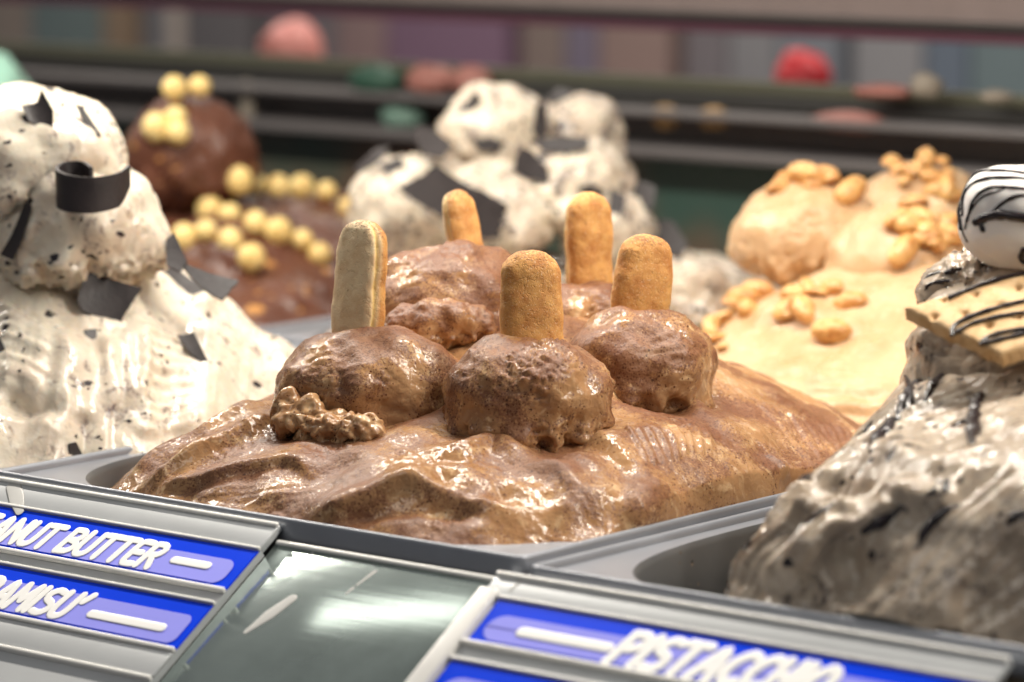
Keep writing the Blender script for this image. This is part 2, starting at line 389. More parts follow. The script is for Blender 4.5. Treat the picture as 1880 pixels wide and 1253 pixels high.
def finish(name, V, Fc, mat, parent, key, lump=(22, 1.6), fine=(5, 0.35), pits=None, dustf=None, stretch=None, extra=None, seed=0.0):
    N = normals(V, Fc); Pn = V+seed*131.7
    d = lump[1]*fbm(Pn/lump[0], 2) + fine[1]*fbm(Pn/fine[0], 2)
    if stretch is not None:
        ax, w_, amp = stretch            # strokes along direction ax
        ax = np.asarray(ax, float)/np.linalg.norm(ax); al = (Pn@ax)[:, None]*ax
        d = d + amp*(1-2*np.abs(noise((Pn-al)/w_+al/(w_*14))))
    if pits is not None:
        thr, sc_, amp = pits
        mk_ = sstep(thr, thr+0.25, fbm(Pn/26+9.1, 2))
        cr = fbm(Pn/sc_+3.3, 3)
        d = d + mk_*amp*(np.abs(cr)*1.6-0.75+0.5*noise(Pn/(sc_*0.45)))
    if extra is not None: d = d + extra
    V2 = V + N*d[:, None]; N2 = normals(V2, Fc)
    at = {}
    if dustf is not None: at['dust'] = dustf(V2, N2)
    add_bvh(key, V2, Fc)
    return mk(name, V2, Fc, mat, parent, attrs=at)
def scoop(name, c, rad, mat, parent, key, sub=6, seed=0.0, flat=0.55, skirt=2.0, dent=None, tilt=(0, 0), lump=(20, 2.2), fine=(4.5, 0.35), pits=None, dustf=None, bands=0.5, torn=0.0):
    U, Fc = ico(sub); u = U.copy()
    low = u[:, 2] < 0; u[low, 2] *= flat
    az = np.arctan2(U[:, 1], U[:, 0])
    rag = fbm(np.stack([np.cos(az)*3.1+seed, np.sin(az)*3.1, U[:, 2]*1.6], -1), 3)
    k = np.exp(-((U[:, 2]+0.42)/0.22)**2)
    R = np.array(rad, float); loc = u*R
    rxy = np.linalg.norm(loc[:, :2], axis=1)+1e-6
    loc[:, :2] *= (1+(skirt*k*(0.55+0.9*rag))[:, None]/rxy[:, None])
    if torn:
        tz = np.exp(-((U[:, 2]+0.55)/0.28)**2)
        loc[:, 2] -= torn*tz*np.maximum(0, rag+0.15)
    ca, sa = math.cos(tilt[0]), math.sin(tilt[0]); cb, sb = math.cos(tilt[1]), math.sin(tilt[1])
    x, y, z = loc.T; x, z = x*ca-z*sa, x*sa+z*ca; y, z = y*cb-z*sb, y*sb+z*cb
    V = c + np.outer(x, rt)+np.outer(y, hz)+np.outer(z, [0, 0, 1])
    ex = bands*noise(np.stack([z/2.6+seed*7, az*1.3+z/9, np.full(len(z), seed)], -1))*sstep(-0.2, 0.3, fbm(V/30+seed, 1))
    if torn:
        m_ = sstep(-0.15, -0.5, U[:, 2]); ex = ex + m_*torn*0.75*fbm(V/5.5+seed, 3)
    if dent is not None:
        dv = V-np.asarray(dent[0]); rr = np.linalg.norm(dv[:, :2], axis=1)
        ex = ex - np.where(U[:, 2] > 0, dent[1]*np.exp(-(rr/dent[2])**2) - 0.45*dent[1]*np.exp(-((rr-dent[2]*1.45)/(dent[2]*0.4))**2), 0)
    return finish(name, V, Fc, mat, parent, key, lump, fine, pits, dustf, None, ex, seed)
def pix_folds(V, N, fn, lst):
    e = np.zeros(len(V))
    for P, amp, w, asym in lst:
        e = e + 1.45* fold(V, N, [ray_field(fn, *q) for q in P], amp, w, asym)
    return e
def comb(a0, a1, b0, b1, n, amp, w, bend=0, jit=0.0):
    """n strokes whose starts run a0->a1 and ends b0->b1 (pixels)"""
    r = random.Random(n*31+int(a0[0])); out = []
    for k in range(n):
        t = k/max(1, n-1); s = (a0[0]+(a1[0]-a0[0])*t, a0[1]+(a1[1]-a0[1])*t); e = (b0[0]+(b1[0]-b0[0])*t, b0[1]+(b1[1]-b0[1])*t)
        j = lambda: r.uniform(-jit, jit)
        m_ = ((s[0]+e[0])/2+bend+j(), (s[1]+e[1])/2+j()); s = (s[0]+j(), s[1]+j()); e = (e[0]+j(), e[1]+j())
        out.append(([s, m_, e], amp*r.uniform(0.6, 1.25), w*r.uniform(0.8, 1.2), 1.0))
    return out
#@@STRUCTURE
# ---------------------------------------------------------------- setting: case floor, back of the case
tag(boxobj('floor', (-2600, -700, -190), (1900, 2600, -180), M['floor']), kind='structure')

def superhole(cx, cy, ax, ay, n, k):
    th = np.arange(k)*2*math.pi/k; c, s = np.cos(th), np.sin(th)
    return np.stack([cx+ax*np.sign(c)*np.abs(c)**(2/n), cy+ay*np.sign(s)*np.abs(s)**(2/n)], -1)
def make_pan(x0, x1, y0, y1, z, label, hole_n=4.3, inx=10, inf=3.6, inb=10, depth=120):
    """steel pan: flat flange pierced by a rounded well, rolled lip round the outside"""
    root = empty('gelato_pan', ((x0+x1)/2, (y0+y1)/2, z-depth), label, 'pan', 'steel gelato pans set in the case')
    K = 160; hx0, hx1, hy0, hy1 = x0+inx, x1-inx, y0+inf, y1-inb
    cx, cy, ax, ay = (hx0+hx1)/2, (hy0+hy1)/2, (hx1-hx0)/2, (hy1-hy0)/2
    inner = superhole(cx, cy, ax, ay, hole_n, K)
    d = inner-[cx, cy]; ex0, ey0, ex, ey = (x0+x1)/2, (y0+y1)/2, (x1-x0)/2-0.6, (y1-y0)/2-0.6
    o = np.array([ex0, ey0]); q = inner-o; s = 1/np.maximum(np.abs(q[:, 0])/ex, np.abs(q[:, 1])/ey)
    outer = o+q*s[:, None]
    for cxx in (-1, 1):
        for cyy in (-1, 1):
            cor = o+[cxx*ex, cyy*ey]; outer[np.argmin(np.linalg.norm(outer-cor, axis=1))] = cor
    rows = [np.c_[outer, np.full(K, z-1.0)], np.c_[inner, np.full(K, z-1.0)]]
    V = np.vstack(rows); Fc = grid_faces(2, K, True)[:, ::-1]
    mk('flange', V, Fc, M['pan'], root, smooth=False)
    rw = []
    for dz, ins in ((-1.0, 0), (-2.2, 0.7), (-4, 1.2), (-30, 3), (-depth+14, 8), (-depth+3, 12), (-depth, 24)):
        f = 1-ins/ax; rw.append(np.c_[[cx, cy]+d*f, np.full(K, z+dz)])
    Vw = np.vstack(rw+[np.array([[cx, cy, z-depth]])]); fw_ = [tuple(int(i) for i in f[::-1]) for f in grid_faces(len(rw), K, True)]
    fw_ += [((len(rw)-1)*K+i, (len(rw)-1)*K+(i+1) % K, len(Vw)-1) for i in range(K)]
    mk('well', Vw, fw_, M['well'], root)
    # lip: rounded bead with a downward skirt round the outside
    prof = [(2.6, -1.0), (2.4, 0.6), (1.7, 1.7), (0.6, 2.2), (-0.5, 1.7), (-0.9, 0.4), (-0.9, -7.5)]
    rc = 5.0; Vl = []; cor = [(x1-rc, y0+rc, -90), (x1-rc, y1-rc, 0), (x0+rc, y1-rc, 90), (x0+rc, y0+rc, 180)]
    for i_, zz in prof:
        for (a, b, a0) in cor:
            for t in range(6):
                an = math.radians(a0+18*t); Vl.append((a+(rc-0.9-i_)*math.cos(an), b+(rc-0.9-i_)*math.sin(an), z+zz))
    Vl = np.array(Vl); ring = 24
    mk('lip', Vl, grid_faces(len(prof), ring, True), M['pan'], root)
    return root
PAN_T = make_pan(-288, -1.2, 0, 362, 1.2, 'steel pan holding the coffee coloured gelato with ladyfingers', inx=6)
PAN_R = make_pan(1.2, 251, 0, 362, -1.4, 'steel pan at the right front with the dark speckled bare corner')
PAN_L = make_pan(-541, -290.5, 0, 362, -0.6, 'steel pan under the chocolate shard gelato at the left')
PAN_H = make_pan(-758, -510, 378, 740, 0.0, 'steel pan under the chocolate gelato with yellow balls')
PAN_S = make_pan(-508, -262, 378, 740, 0.0, 'steel pan under the cream gelato scoops behind the ladyfingers')
PAN_P = make_pan(-260, -12, 378, 740, 0.0, 'steel pan under the peanut gelato')
# ---------------------------------------------------------------- sloping front: label holders and steel plate
SL = math.radians(34); PD = np.array([0, -math.cos(SL), -math.sin(SL)]); PN = np.array([0, -math.sin(SL), math.cos(SL)])
PO = np.array([0, -6.0, -1.97])
PM = Matrix(((1, PD[0], PN[0], PO[0]*MM), (0, PD[1], PN[1], PO[1]*MM), (0, PD[2], PN[2], PO[2]*MM), (0, 0, 0, 1)))   # (x, t down the slope, out) -> world
PM = PM @ Matrix.Identity(4)
def panel_pts(A):
    A = np.asarray(A, float); return PO + np.outer(A[:, 0], [1, 0, 0]) + np.outer(A[:, 1], PD) + np.outer(A[:, 2], PN)
def pbox(name, x0, x1, t0, t1, z0, z1, mat, parent, bev=0.0):
    bm = bmesh.new(); box_bm(bm, (x0, t0, z0), (x1, t1, z1), bev)
    o0 = worldloc(parent)
    for v in bm.verts:
        w = panel_pts([np.array(v.co)/MM])[0]; v.co = Vector((w-o0)*MM)
    bmesh.ops.reverse_faces(bm, faces=bm.faces)
    me = bpy.data.meshes.new(name); bm.to_mesh(me); bm.free(); me.materials.append(mat)
    if bev: me.polygons.foreach_set('use_smooth', np.full(len(me.polygons), True))
    return link(name, me, parent)
GL = {  # hand drawn capitals as strokes on a unit square
 'P': [[(0, 0), (0, 1)], [(0, .98), (.35, 1), (.58, .85), (.5, .6), (.25, .5), (.02, .5)]],
 'E': [[(.5, 1), (.08, 1), (0, .75), (0, .25), (.08, 0), (.5, 0)], [(0, .52), (.42, .52)]],
 'A': [[(0, 0), (.2, .6), (.36, 1), (.5, .6), (.62, 0)], [(.14, .36), (.54, .36)]],
 'N': [[(0, 0), (0, 1)], [(0, 1), (.3, .5), (.58, 0)], [(.58, 0), (.58, 1)]],
 'U': [[(0, 1), (0, .35), (.1, .06), (.3, 0), (.5, .08), (.58, .35), (.58, 1)]],
 'T': [[(-.05, 1), (.62, 1)], [(.28, 1), (.28, 0)]],
 'B': [[(0, 0), (0, 1)], [(0, 1), (.35, 1), (.52, .85), (.45, .6), (.05, .53)], [(.2, .53), (.5, .45), (.6, .25), (.45, .03), (0, 0)]],
 'R': [[(0, 0), (0, 1)], [(0, 1), (.35, 1), (.54, .82), (.42, .56), (.05, .5)], [(.25, .5), (.55, 0)]],
 'I': [[(0, 0), (0, 1)]],
 'M': [[(0, 0), (.06, 1)], [(.06, 1), (.24, .55), (.36, .35)], [(.36, .35), (.5, .6), (.66, 1)], [(.66, 1), (.72, 0)]],
 'S': [[(.5, .95), (.25, 1), (.04, .85), (.06, .62), (.28, .52), (.5, .4), (.52, .15), (.3, 0), (0, .04)]],
 'C': [[(.55, .92), (.35, 1), (.1, .8), (0, .45), (.12, .12), (.35, 0), (.55, .08)]],
 'H': [[(0, 0), (0, 1)], [(.5, 0), (.5, 1)], [(0, .5), (.5, .5)]],
 'O': [[(.3, 1), (.08, .8), (0, .45), (.12, .1), (.32, 0), (.52, .15), (.62, .5), (.52, .88), (.3, 1)]],
 "'": [[(.05, .75), (.2, 1.05)]]}
WID = {'I': 0.06, 'M': 0.75, "'": 0.2, 'O': .64, 'A': .64, 'T': .58, 'H': .52, 'E': .5, 'C': .52, 'S': .54}
def lettering(word, x, t, hgt, gap, sq, rad, shear, zo, slope=0.0):
    """strokes of a word on the panel, baseline at t, starting at x; returns parts and end x"""
    parts = []
    for ch in word:
        if ch == ' ': x += hgt*0.36; continue
        for s in GL[ch]:
            q = np.array(s, float); X = x+q[:, 0]*hgt*sq+q[:, 1]*hgt*shear; T = t-q[:, 1]*hgt
            Pw = panel_pts(np.c_[X, T, np.full(len(X), zo)])
            parts.append(tube(resample(Pw, rad*0.7), rad, PN, 0.02, 8))
        x += (WID.get(ch, .58)*sq+gap)*hgt
    return parts, x
def rrect(x0, x1, t0, t1, r, zo, n=10):
    pts = []
    for cx, ct, a0 in ((x1-r, t0+r, -90), (x1-r, t1-r, 0), (x0+r, t1-r, 90), (x0+r, t0+r, 180)):
        for k in range(n+1):
            a = math.radians(a0+90*k/n); pts.append((cx+r*math.cos(a), ct+r*math.sin(a), zo))
    return panel_pts(np.array(pts)), [tuple(range(len(pts)-1, -1, -1))]
def bar(x0, x1, t, rad, zo, flat=0.02):
    return tube(resample(panel_pts([(x0+rad, t, zo), (x1-rad, t, zo)]), 6), rad, PN, flat, 8)
def label_row(root, x0, x1, t0, t1, f0, f1, text_parts, fr):
    lab = pbox('label_strip', x0, x1, t0, t1, -1.2, -0.5, M['blue'], root)
    V, Fc = rrect(f0, f1, t0+7.0, t1-1.2, fr, -0.2); mk('label_field', V, Fc, M['peri'], lab, smooth=False)
    if text_parts:
        V, Fc = joinVF(text_parts); mk('lettering', V, Fc, M['white'], lab)
    return lab
def holder(x0, x1, tt, rows, label, endcap=None):
    """rows: (t0, t1) of the two strips; ribs in highlight white frame them"""
    root = empty('label_holder', tuple(panel_pts([((x0+x1)/2, 40, -4)])[0]), label, 'label holder', 'flavour label holders on the front of the case')
    pbox('top_plate', x0, x1, tt, rows[0][0]-1.2, -3.2, 0.0, M['acryl'], root, 0.5)
    pbox('back_plate', x0, x1, rows[0][0]-1.2, rows[-1][1]+60, -4.4, -1.3, M['acryl'], root)
    pbox('lower_plate', x0, x1, rows[-1][1]+2.6, rows[-1][1]+15.5, -1.2, -0.1, M['acryl'], root, 0.4)
    pbox('bead', x0, x1, tt-0.2, tt+1.9, -0.4, 1.3, M['edge_highlight'], root, 0.7)
    for (a, b) in rows:
        pbox('rib', x0, x1, b+0.3, b+2.4, -1.2, 1.0, M['edge_highlight'], root, 0.6)
        pbox('rib', x0, x1, a-1.6, a-0.3, -1.2, 0.5, M['edge_highlight'], root, 0.3)
    pbox('rib', x0, x1, rows[-1][1]+15.6, rows[-1][1]+17.6, -2.0, 0.9, M['edge_highlight'], root, 0.6)
    return root
HL = holder(-470, -121, -5.2, [(9.4, 31), (40, 64)], 'left label holder with a peanut butter strip above a second strip')
parts, ex = lettering('PEANUT BUTTER', -279, 27.6, 12.2, 0.22, 0.94, 1.75, 0.22, 0.0)
parts.append(bar(-158.5, -136.5, 21.8, 2.0, 0.0))
label_row(HL, -440, -121.2, 9.6, 30.8, -430, -126, parts, 5)
parts, ex2 = lettering("TIRAMISU'", -252.5, 60.6, 13.0, 0.21, 0.92, 1.85, 0.22, 0.0)
parts.append(bar(-176, -133, 56.0, 2.2, 0.0))
label_row(HL, -440, -121.2, 40.2, 63.8, -430, -124.5, parts, 4)
HR = holder(-6.5, 213, 0.2, [(12.5, 34), (44.5, 68)], 'right label holder with a pistachio strip and a thick bright end')
pbox('end_cap', -8.5, 0.5, 9.0, 86, -3.4, 1.6, M['edge_highlight'], HR, 1.1)
parts, ex3 = lettering('PISTACCHIO', 65, 32.4, 14.6, 0.215, 0.88, 2.3, 0.28, 0.0)
parts.append(bar(20, 64, 26.3, 2.4, 0.0))
label_row(HR, 2.2, 212.5, 12.7, 33.8, 5.5, 208, parts, 7)
label_row(HR, 2.2, 212.5, 44.7, 67.8, 6, 208, None, 8)
SP = empty('steel_plate', tuple(panel_pts([(-63, 40, -6)])[0]), 'plain brushed steel plate between the two label holders', 'steel plate')
pbox('plate', -120.5, -9.3, 0.6, 96, -7.5, -4.2, M['steel'], SP, 0.4)
pbox('bead', -120.0, -9.6, -0.4, 1.9, -4.6, -2.9, M['edge_highlight'], SP, 0.8)
tag(boxobj('ledge', (-2200, -110, -95), (1500, -84, -62), M['grey_rail'], bev=2), kind='structure')
#@@MOUNDS
# ---------------------------------------------------------------- tiramisu gelato (middle)
_f = lambda px, py, h: pt(px, py, h)[:2]
TB = [(*_f(660, 740, 160), 34, -7), (*_f(970, 790, 122), 34, -8), (*_f(1195, 720, 178), 28, -6), (*_f(900, 620, 215), 40, 7), (*_f(1030, 610, 235), 34, 6)]
def T_fn(X, Y):
    z = dome(X, Y, -133, 180, 140, 178, 3.2, 42, 3.2)
    z = np.maximum(z, -60)
    for (bx, by, br, bh) in TB: z = z + bh*np.exp(-(((X-bx)**2+(Y-by)**2)/br**2)**1.5)
    z = z - 34*sstep(-9, -3.6, X)
    z = z - 13*sstep(-110, -20, X)*sstep(130, 260, Y)*np.clip(z/25, 0, 1) - 10*sstep(230, 330, Y)
    z = z + 8*np.exp(-(((X+150)/45)**2+((Y-215)/50)**2)) + 5*np.exp(-(((X+105)/50)**2+((Y-200)/50)**2))
    return z
def T_dust(V, N):
    p = V
    base = 0.06 + 0.46*N[:, 2] + 0.70*fbm(p/30+2.2, 2)
    return np.clip(base, 0, 1)
TG = empty('tiramisu_gelato', (-140, 180, -60), 'mound of coffee brown gelato dusted with cocoa, five scoops with ladyfingers stuck in', 'gelato')
V, Fc = heightfield(T_fn, -284, -3.4, 3, 358, 0.85, -14)
N = normals(V, Fc)
fl = [([(240, 903), (300, 838), (400, 778), (505, 728)], 2.2, 5, 1.6), ([(264, 910), (320, 868), (379, 833), (450, 795), (515, 762)], 3.4, 3.6, 2.4),
      ([(289, 899), (370, 888), (440, 868), (498, 854), (540, 850), (580, 873)], 3.0, 3.4, 2.2), ([(557, 956), (625, 943), (680, 922), (753, 897), (804, 901), (880, 922), (957, 930)], 5.0, 5, 1.8),
      ([(800, 870), (840, 905), (900, 915), (960, 900)], -4.5, 7, 1.0), ([(830, 850), (870, 825), (915, 820), (960, 850)], 4, 6, 1.4),
      ([(1100, 735), (1145, 715), (1200, 706), (1255, 735), (1292, 775)], 4.0, 4.5, 1.3), ([(1175, 738), (1205, 752), (1225, 758)], -3.5, 4, 1),
      ([(1080, 790), (1130, 830), (1170, 880), (1160, 930), (1130, 975)], 2.6, 5, 2.2), ([(1010, 830), (1080, 850), (1110, 900), (1080, 960)], 1.8, 5, 1.6),
      ([(960, 850), (1030, 870), (1050, 920), (1000, 960)], 2.0, 5, 1.6), ([(1300, 770), (1345, 800), (1370, 850)], 1.2, 5, 1.5),
      ([(1405, 830), (1430, 850), (1445, 880)], 1.6, 2.2, 1.5), ([(620, 965), (720, 945), (800, 935), (900, 960)], -1.5, 4, 1.0),
      ([(1270, 960), (1210, 905), (1160, 940), (1140, 975)], 1.6, 4, 1.3)]
fl += comb((1145, 785), (1285, 775), (1190, 862), (1300, 835), 9, 1.2, 1.3, 4, 3)
fl += comb((1385, 735), (1560, 790), (1492, 862), (1565, 822), 13, 1.3, 1.4, 4, 2)
fl += comb((300, 915), (560, 935), (560, 885), (640, 905), 6, 0.5, 1.6, 0, 6)
ex = pix_folds(V, N, T_fn, fl)
finish('spread_base', V, Fc, M['tira'], TG, 'T', lump=(30, 2.6), fine=(7, 0.22), pits=(0.45, 5, 0.9), dustf=T_dust, stretch=((0.8, -0.5, 0.3), 5.0, 0.2), extra=ex, seed=0.3)
def cT(px, py, h): return pt(px, py, h)
def fing_dust(V, N): return np.clip(0.24+0.55*N[:, 2]+0.65*fbm(V/20+7, 2), 0, 1)
SC = [((680, 716), 177, (41, 35, 26), 0.11, dict(torn=6.0, tilt=(0.05, 0), pits=(0.30, 4.5, 1.0))),
      ((970, 726), 139, (34.5, 32, 24), 0.57, dict(torn=4.0, pits=(0.05, 4.0, 1.5))),
      ((1182, 672), 193, (31, 31, 24), 0.83, dict(torn=4.5, tilt=(-0.12, 0), pits=(0.35, 4, 0.8))),
      ((832, 575), 250, (39, 35, 30), 0.37, dict(torn=1.0, pits=(0.25, 4, 0.9))),
      ((1075, 582), 270, (27, 25, 17), 0.71, dict(torn=1.0, pits=(0.2, 4, 0.9)))]
FB = [((657, 622), 190), ((978, 640), 152), ((1176, 585), 205), ((851, 455), 268), ((1082, 520), 275)]
for i, (pxy, h, rad, sd, kw) in enumerate(SC):
    dn = pt(FB[i][0][0], FB[i][0][1], FB[i][1])
    scoop('scoop', pt(*pxy, h), rad, M['tira'], TG, 'T', seed=sd, flat=1.35, skirt=4.0, lump=(22, 3.0), dent=(dn, 4.0 if i < 3 else 1.5, 13), dustf=fing_dust, **kw)
scoop('scoop_tail', pt(790, 600, 214), (27, 12, 11), M['tira'], TG, 'T', seed=0.44, flat=0.9, skirt=2, torn=3, pits=(0.2, 5, 0.9), lump=(11, 2.4), dustf=fing_dust, tilt=(0.1, 0))
# ragged skirt torn under the left scoop
for k, (px, py, rr_, sd) in enumerate(((538, 748, (9, 8, 8), 0.9), (566, 768, (13, 8, 8), 0.2), (600, 782, (12, 8, 7), 0.5), (634, 792, (11, 7, 8), 0.7), (664, 790, (9, 7, 7), 0.3))):
    q = hit(px, py, 'T')[0]
    scoop('torn_edge', q-hz*1.0, rr_, M['tira'], TG, 'T', sub=5, seed=sd+11, flat=1, skirt=1.5, torn=4, lump=(8, 3.0), fine=(4, 0.35), pits=(-0.3, 6, 1.0), bands=0.2, dustf=lambda V, N: np.full(len(V), 0.12))

# ---------------------------------------------------------------- ladyfingers
def finger(base, top, face, w, th, label, seed, flip=1, dustk=0.0):
    """base, top: world points on the long axis; face: angle of the baked face about the axis (0 = towards the viewer)"""
    base = np.asarray(base); top = np.asarray(top); ax = top-base; L = np.linalg.norm(ax); ax = ax/L
    f0 = -hz*math.cos(face)+rt*math.sin(face); f0 -= ax*(f0@ax); f0 /= np.linalg.norm(f0); s0 = np.cross(f0, ax)
    ns, na = 90, 96; Ltot = L+22
    s = np.r_[np.linspace(0, 1-0.5*w/Ltot, 60), 1-0.5*w/Ltot*(1-np.sin(np.linspace(0, math.pi/2, 31)[1:]))]
    d = np.clip((s*Ltot-(Ltot-0.5*w))/(0.5*w), 0, 1); prof = np.sqrt(np.maximum(1-d**2.3, 1e-5)); prof[-1] = 0.01
    a = np.arange(na)*2*math.pi/na; c, sn = np.cos(a), np.sin(a)
    e = 2/2.6; cx = np.sign(c)*np.abs(c)**e*w/2; cy = np.sign(sn)*np.abs(sn)**e*th/2
    cy = np.where(cy < 0, cy*0.72, cy)                     # flatter underside
    A, S = np.meshgrid(a, s); pr = prof[:, None]
    wob = 1+0.07*noise(np.stack([S.ravel()*5+seed, np.zeros(S.size), np.zeros(S.size)+seed], -1)).reshape(S.shape)
    X = cx[None]*pr*wob; Y = cy[None]*(pr**0.8)*wob
    # seam between the baked cap and the paler underside
    ysm = -0.10*th; seam = np.exp(-((Y-ysm)/0.9)**2)*np.clip(np.abs(X)/(w*0.32), 0, 1)
    rad = np.sqrt(X*X+Y*Y)+1e-6; k = 1-1.1*seam/rad*np.minimum(1, rad/3); X = X*k; Y = Y*k
    bnd = 1.6*math.sin(seed*5)*np.sin(S*2.6+seed)
    X = X+bnd; Y = Y+0.7*math.cos(seed*3)*np.sin(S*2.2)
    V = (base-ax*22) + ax*(S*Ltot)[..., None] + s0*X[..., None] + f0*(flip*Y)[..., None]
    V = V.reshape(-1, 3); Fc = grid_faces(ns, na, True)
    if flip < 0: Fc = Fc[:, ::-1]
    N = normals(V, Fc)
    if (N[::50]*(V[::50]-V.mean(0))).sum() < 0: Fc = Fc[:, ::-1]; N = -N
    V = V+N*(0.45*fbm(V/8+seed, 2)+0.13*fbm(V/1.5+seed, 2))[:, None]
    bake = sstep(-0.12*th, 0.06*th, Y.ravel()); cap = sstep(0.72, 1.0, S.ravel())
    o = mk('ladyfinger', V, Fc, M['finger'], None, base-ax*22, attrs={'bake': bake, 'seam': (seam*(1-0.5*0)).ravel(), 'dust': np.clip(cap*0.75+dustk+0.2*fbm(V/9, 1), 0, 1)})
    return tag(o, label, 'biscuit', 'ladyfingers standing in the coffee gelato')
finger(pt(657, 622, 186), pt(668, 404, 189), 2.35, 25, 17, 'pale sugared ladyfinger with an open golden seam, in the left front scoop', 1.1, 1)
finger(pt(978, 640, 150), pt(980, 459, 155), 0.12, 25.5, 17, 'orange brown ladyfinger facing squarely forward in the middle front scoop', 2.3, 1, 0.06)
finger(pt(1174, 585, 203), pt(1188, 430, 207), 0.35, 25, 17, 'ladyfinger with cocoa on its tip leaning right in the right scoop', 3.7, 1, 0.05)
finger(pt(855, 458, 268), pt(833, 350, 272), 1.15, 21, 14, 'small dark baked ladyfinger tilted left on the back scoop', 4.9, 1, 0.12)
finger(pt(1082, 520, 275), pt(1080, 353, 278), 0.65, 22.5, 16, 'light golden ladyfinger behind and between the two front ones', 5.6, 1, -0.1)

# ---------------------------------------------------------------- cream gelato with chocolate shards (left)
def L_fn(X, Y):
    z = dome(X, Y, -415, 150, 136, 150, 3.0, 64, 2.4) - 16*sstep(150, 280, Y) + 22*np.exp(-(((X+402)/56)**2+((Y-150)/58)**2))
    return np.maximum(z, -60)
LG = empty('chocolate_chip_gelato', (-415, 190, -60), 'cream gelato swirled with chocolate flecks piled high at the left, curl of chocolate on it', 'gelato')
V, Fc = heightfield(L_fn, -545, -272, 3, 366, 1.1, -14); N = normals(V, Fc)
fl = comb((0, 560), (0, 700), (100, 620), (80, 745), 9, 2.2, 2.4, 5, 3) + comb((250, 620), (245, 800), (350, 625), (350, 790), 9, 1.9, 2.6, 0, 3)
fl += comb((430, 560), (520, 640), (470, 700), (520, 700), 9, 2.0, 2.0, 6, 3) + comb((180, 620), (260, 600), (200, 760), (255, 760), 7, 2.2, 2.4, 4, 3)
fl += [([(110, 600), (115, 700), (80, 800), (60, 845)], 4, 6, 1.6), ([(240, 560), (270, 640), (255, 760), (230, 830)], 3, 6, 1.5), ([(360, 570), (375, 650), (360, 760), (330, 820)], 4, 7, 1.8),
       ([(400, 560), (380, 545), (360, 575)], 4, 4, 1.4), ([(150, 760), (160, 810), (150, 850)], -3, 5, 1), ([(0, 720), (60, 750), (120, 760)], -4, 6, 1), ([(440, 545), (485, 530), (520, 590)], 4, 5, 1.5)]
finish('spread_base', V, Fc, M['cream'], LG, 'L', lump=(34, 3.0), fine=(9, 0.35), pits=(0.45, 7, 1.2), stretch=((0.5, -0.6, -0.5), 6, 0.5), extra=pix_folds(V, N, L_fn, fl), seed=1.3)
scoop('scoop', pt(142, 420, 338), (41, 40, 33), M['cream'], LG, 'L', seed=0.21, flat=0.95, skirt=5, torn=6, pits=(0.4, 8, 1.8), lump=(26, 5.0), fine=(6, 0.2))
scoop('scoop', pt(45, 292, 350), (46, 42, 34), M['cream'], LG, 'L', seed=0.47, flat=1.05, skirt=4, torn=5, pits=(0.5, 8, 1.2), lump=(30, 5.0), fine=(6, 0.2))

# ---------------------------------------------------------------- cookie gelato (right front)
def R_fn(X, Y):
    d = (np.abs((X-172+22*sstep(110, 0, Y))/120)**2.6+np.abs((Y-180)/178)**2.6)**(1/2.6)
    zr = 5 + 0.40*np.clip(Y-4, 0, 150) + 0.12*(X-75) + 12*np.exp(-(((X-170)/60)**2+((Y-40)/50)**2))
    z = np.maximum(zr+7, 4)*(1-np.minimum(d, 1.6)**12) - 3*np.maximum(d-1, 0)*120
    return np.maximum(z, -60)
RG = empty('cookie_gelato', (140, 170, -60), 'tall grey beige gelato with black cookie bits rising at the right edge', 'gelato')
V, Fc = heightfield(R_fn, 8, 252, 3, 352, 0.9, -16); N = normals(V, Fc)
fl = comb((1345, 1080), (1470, 1090), (1500, 930), (1580, 960), 9, 3.2, 2.4, -6, 5) + comb((1400, 990), (1450, 930), (1500, 890), (1540, 850), 4, 2.0, 3, 0, 5)
fl += [([(1560, 985), (1600, 970), (1650, 930)], 3, 3.5, 1.3), ([(1500, 880), (1560, 900), (1620, 880)], -4, 7, 1), ([(1600, 820), (1680, 850), (1760, 870)], 3, 6, 1.5), ([(1480, 940), (1540, 945), (1580, 920)], 3, 5, 1.3),
       ([(1620, 900), (1700, 920), (1760, 900)], 3, 5, 1.3), ([(1540, 1000), (1560, 1060), (1540, 1110)], -4, 6, 1.2)]
finish('spread_base', V, Fc, M['cookie'], RG, 'R', lump=(30, 2.6), fine=(9, 0.35), pits=(0.5, 6, 0.8), stretch=((-0.45, -0.65, -0.6), 6, 0.9), extra=pix_folds(V, N, R_fn, fl), seed=2.1)
scoop('scoop', pt(1915, 690, 66), (55, 50, 46), M['cookie'], RG, 'R', seed=0.31, flat=1.9, skirt=5, torn=3, pits=(0.2, 6, 1.8), lump=(20, 3.8), fine=(6, 0.5), tilt=(0.12, 0.0))
scoop('scoop', pt(1840, 546, 86), (33, 30, 20), M['cookie'], RG, 'R', seed=0.93, flat=0.9, skirt=3, torn=3, pits=(-0.1, 4.5, 2.6), lump=(12, 2.5))

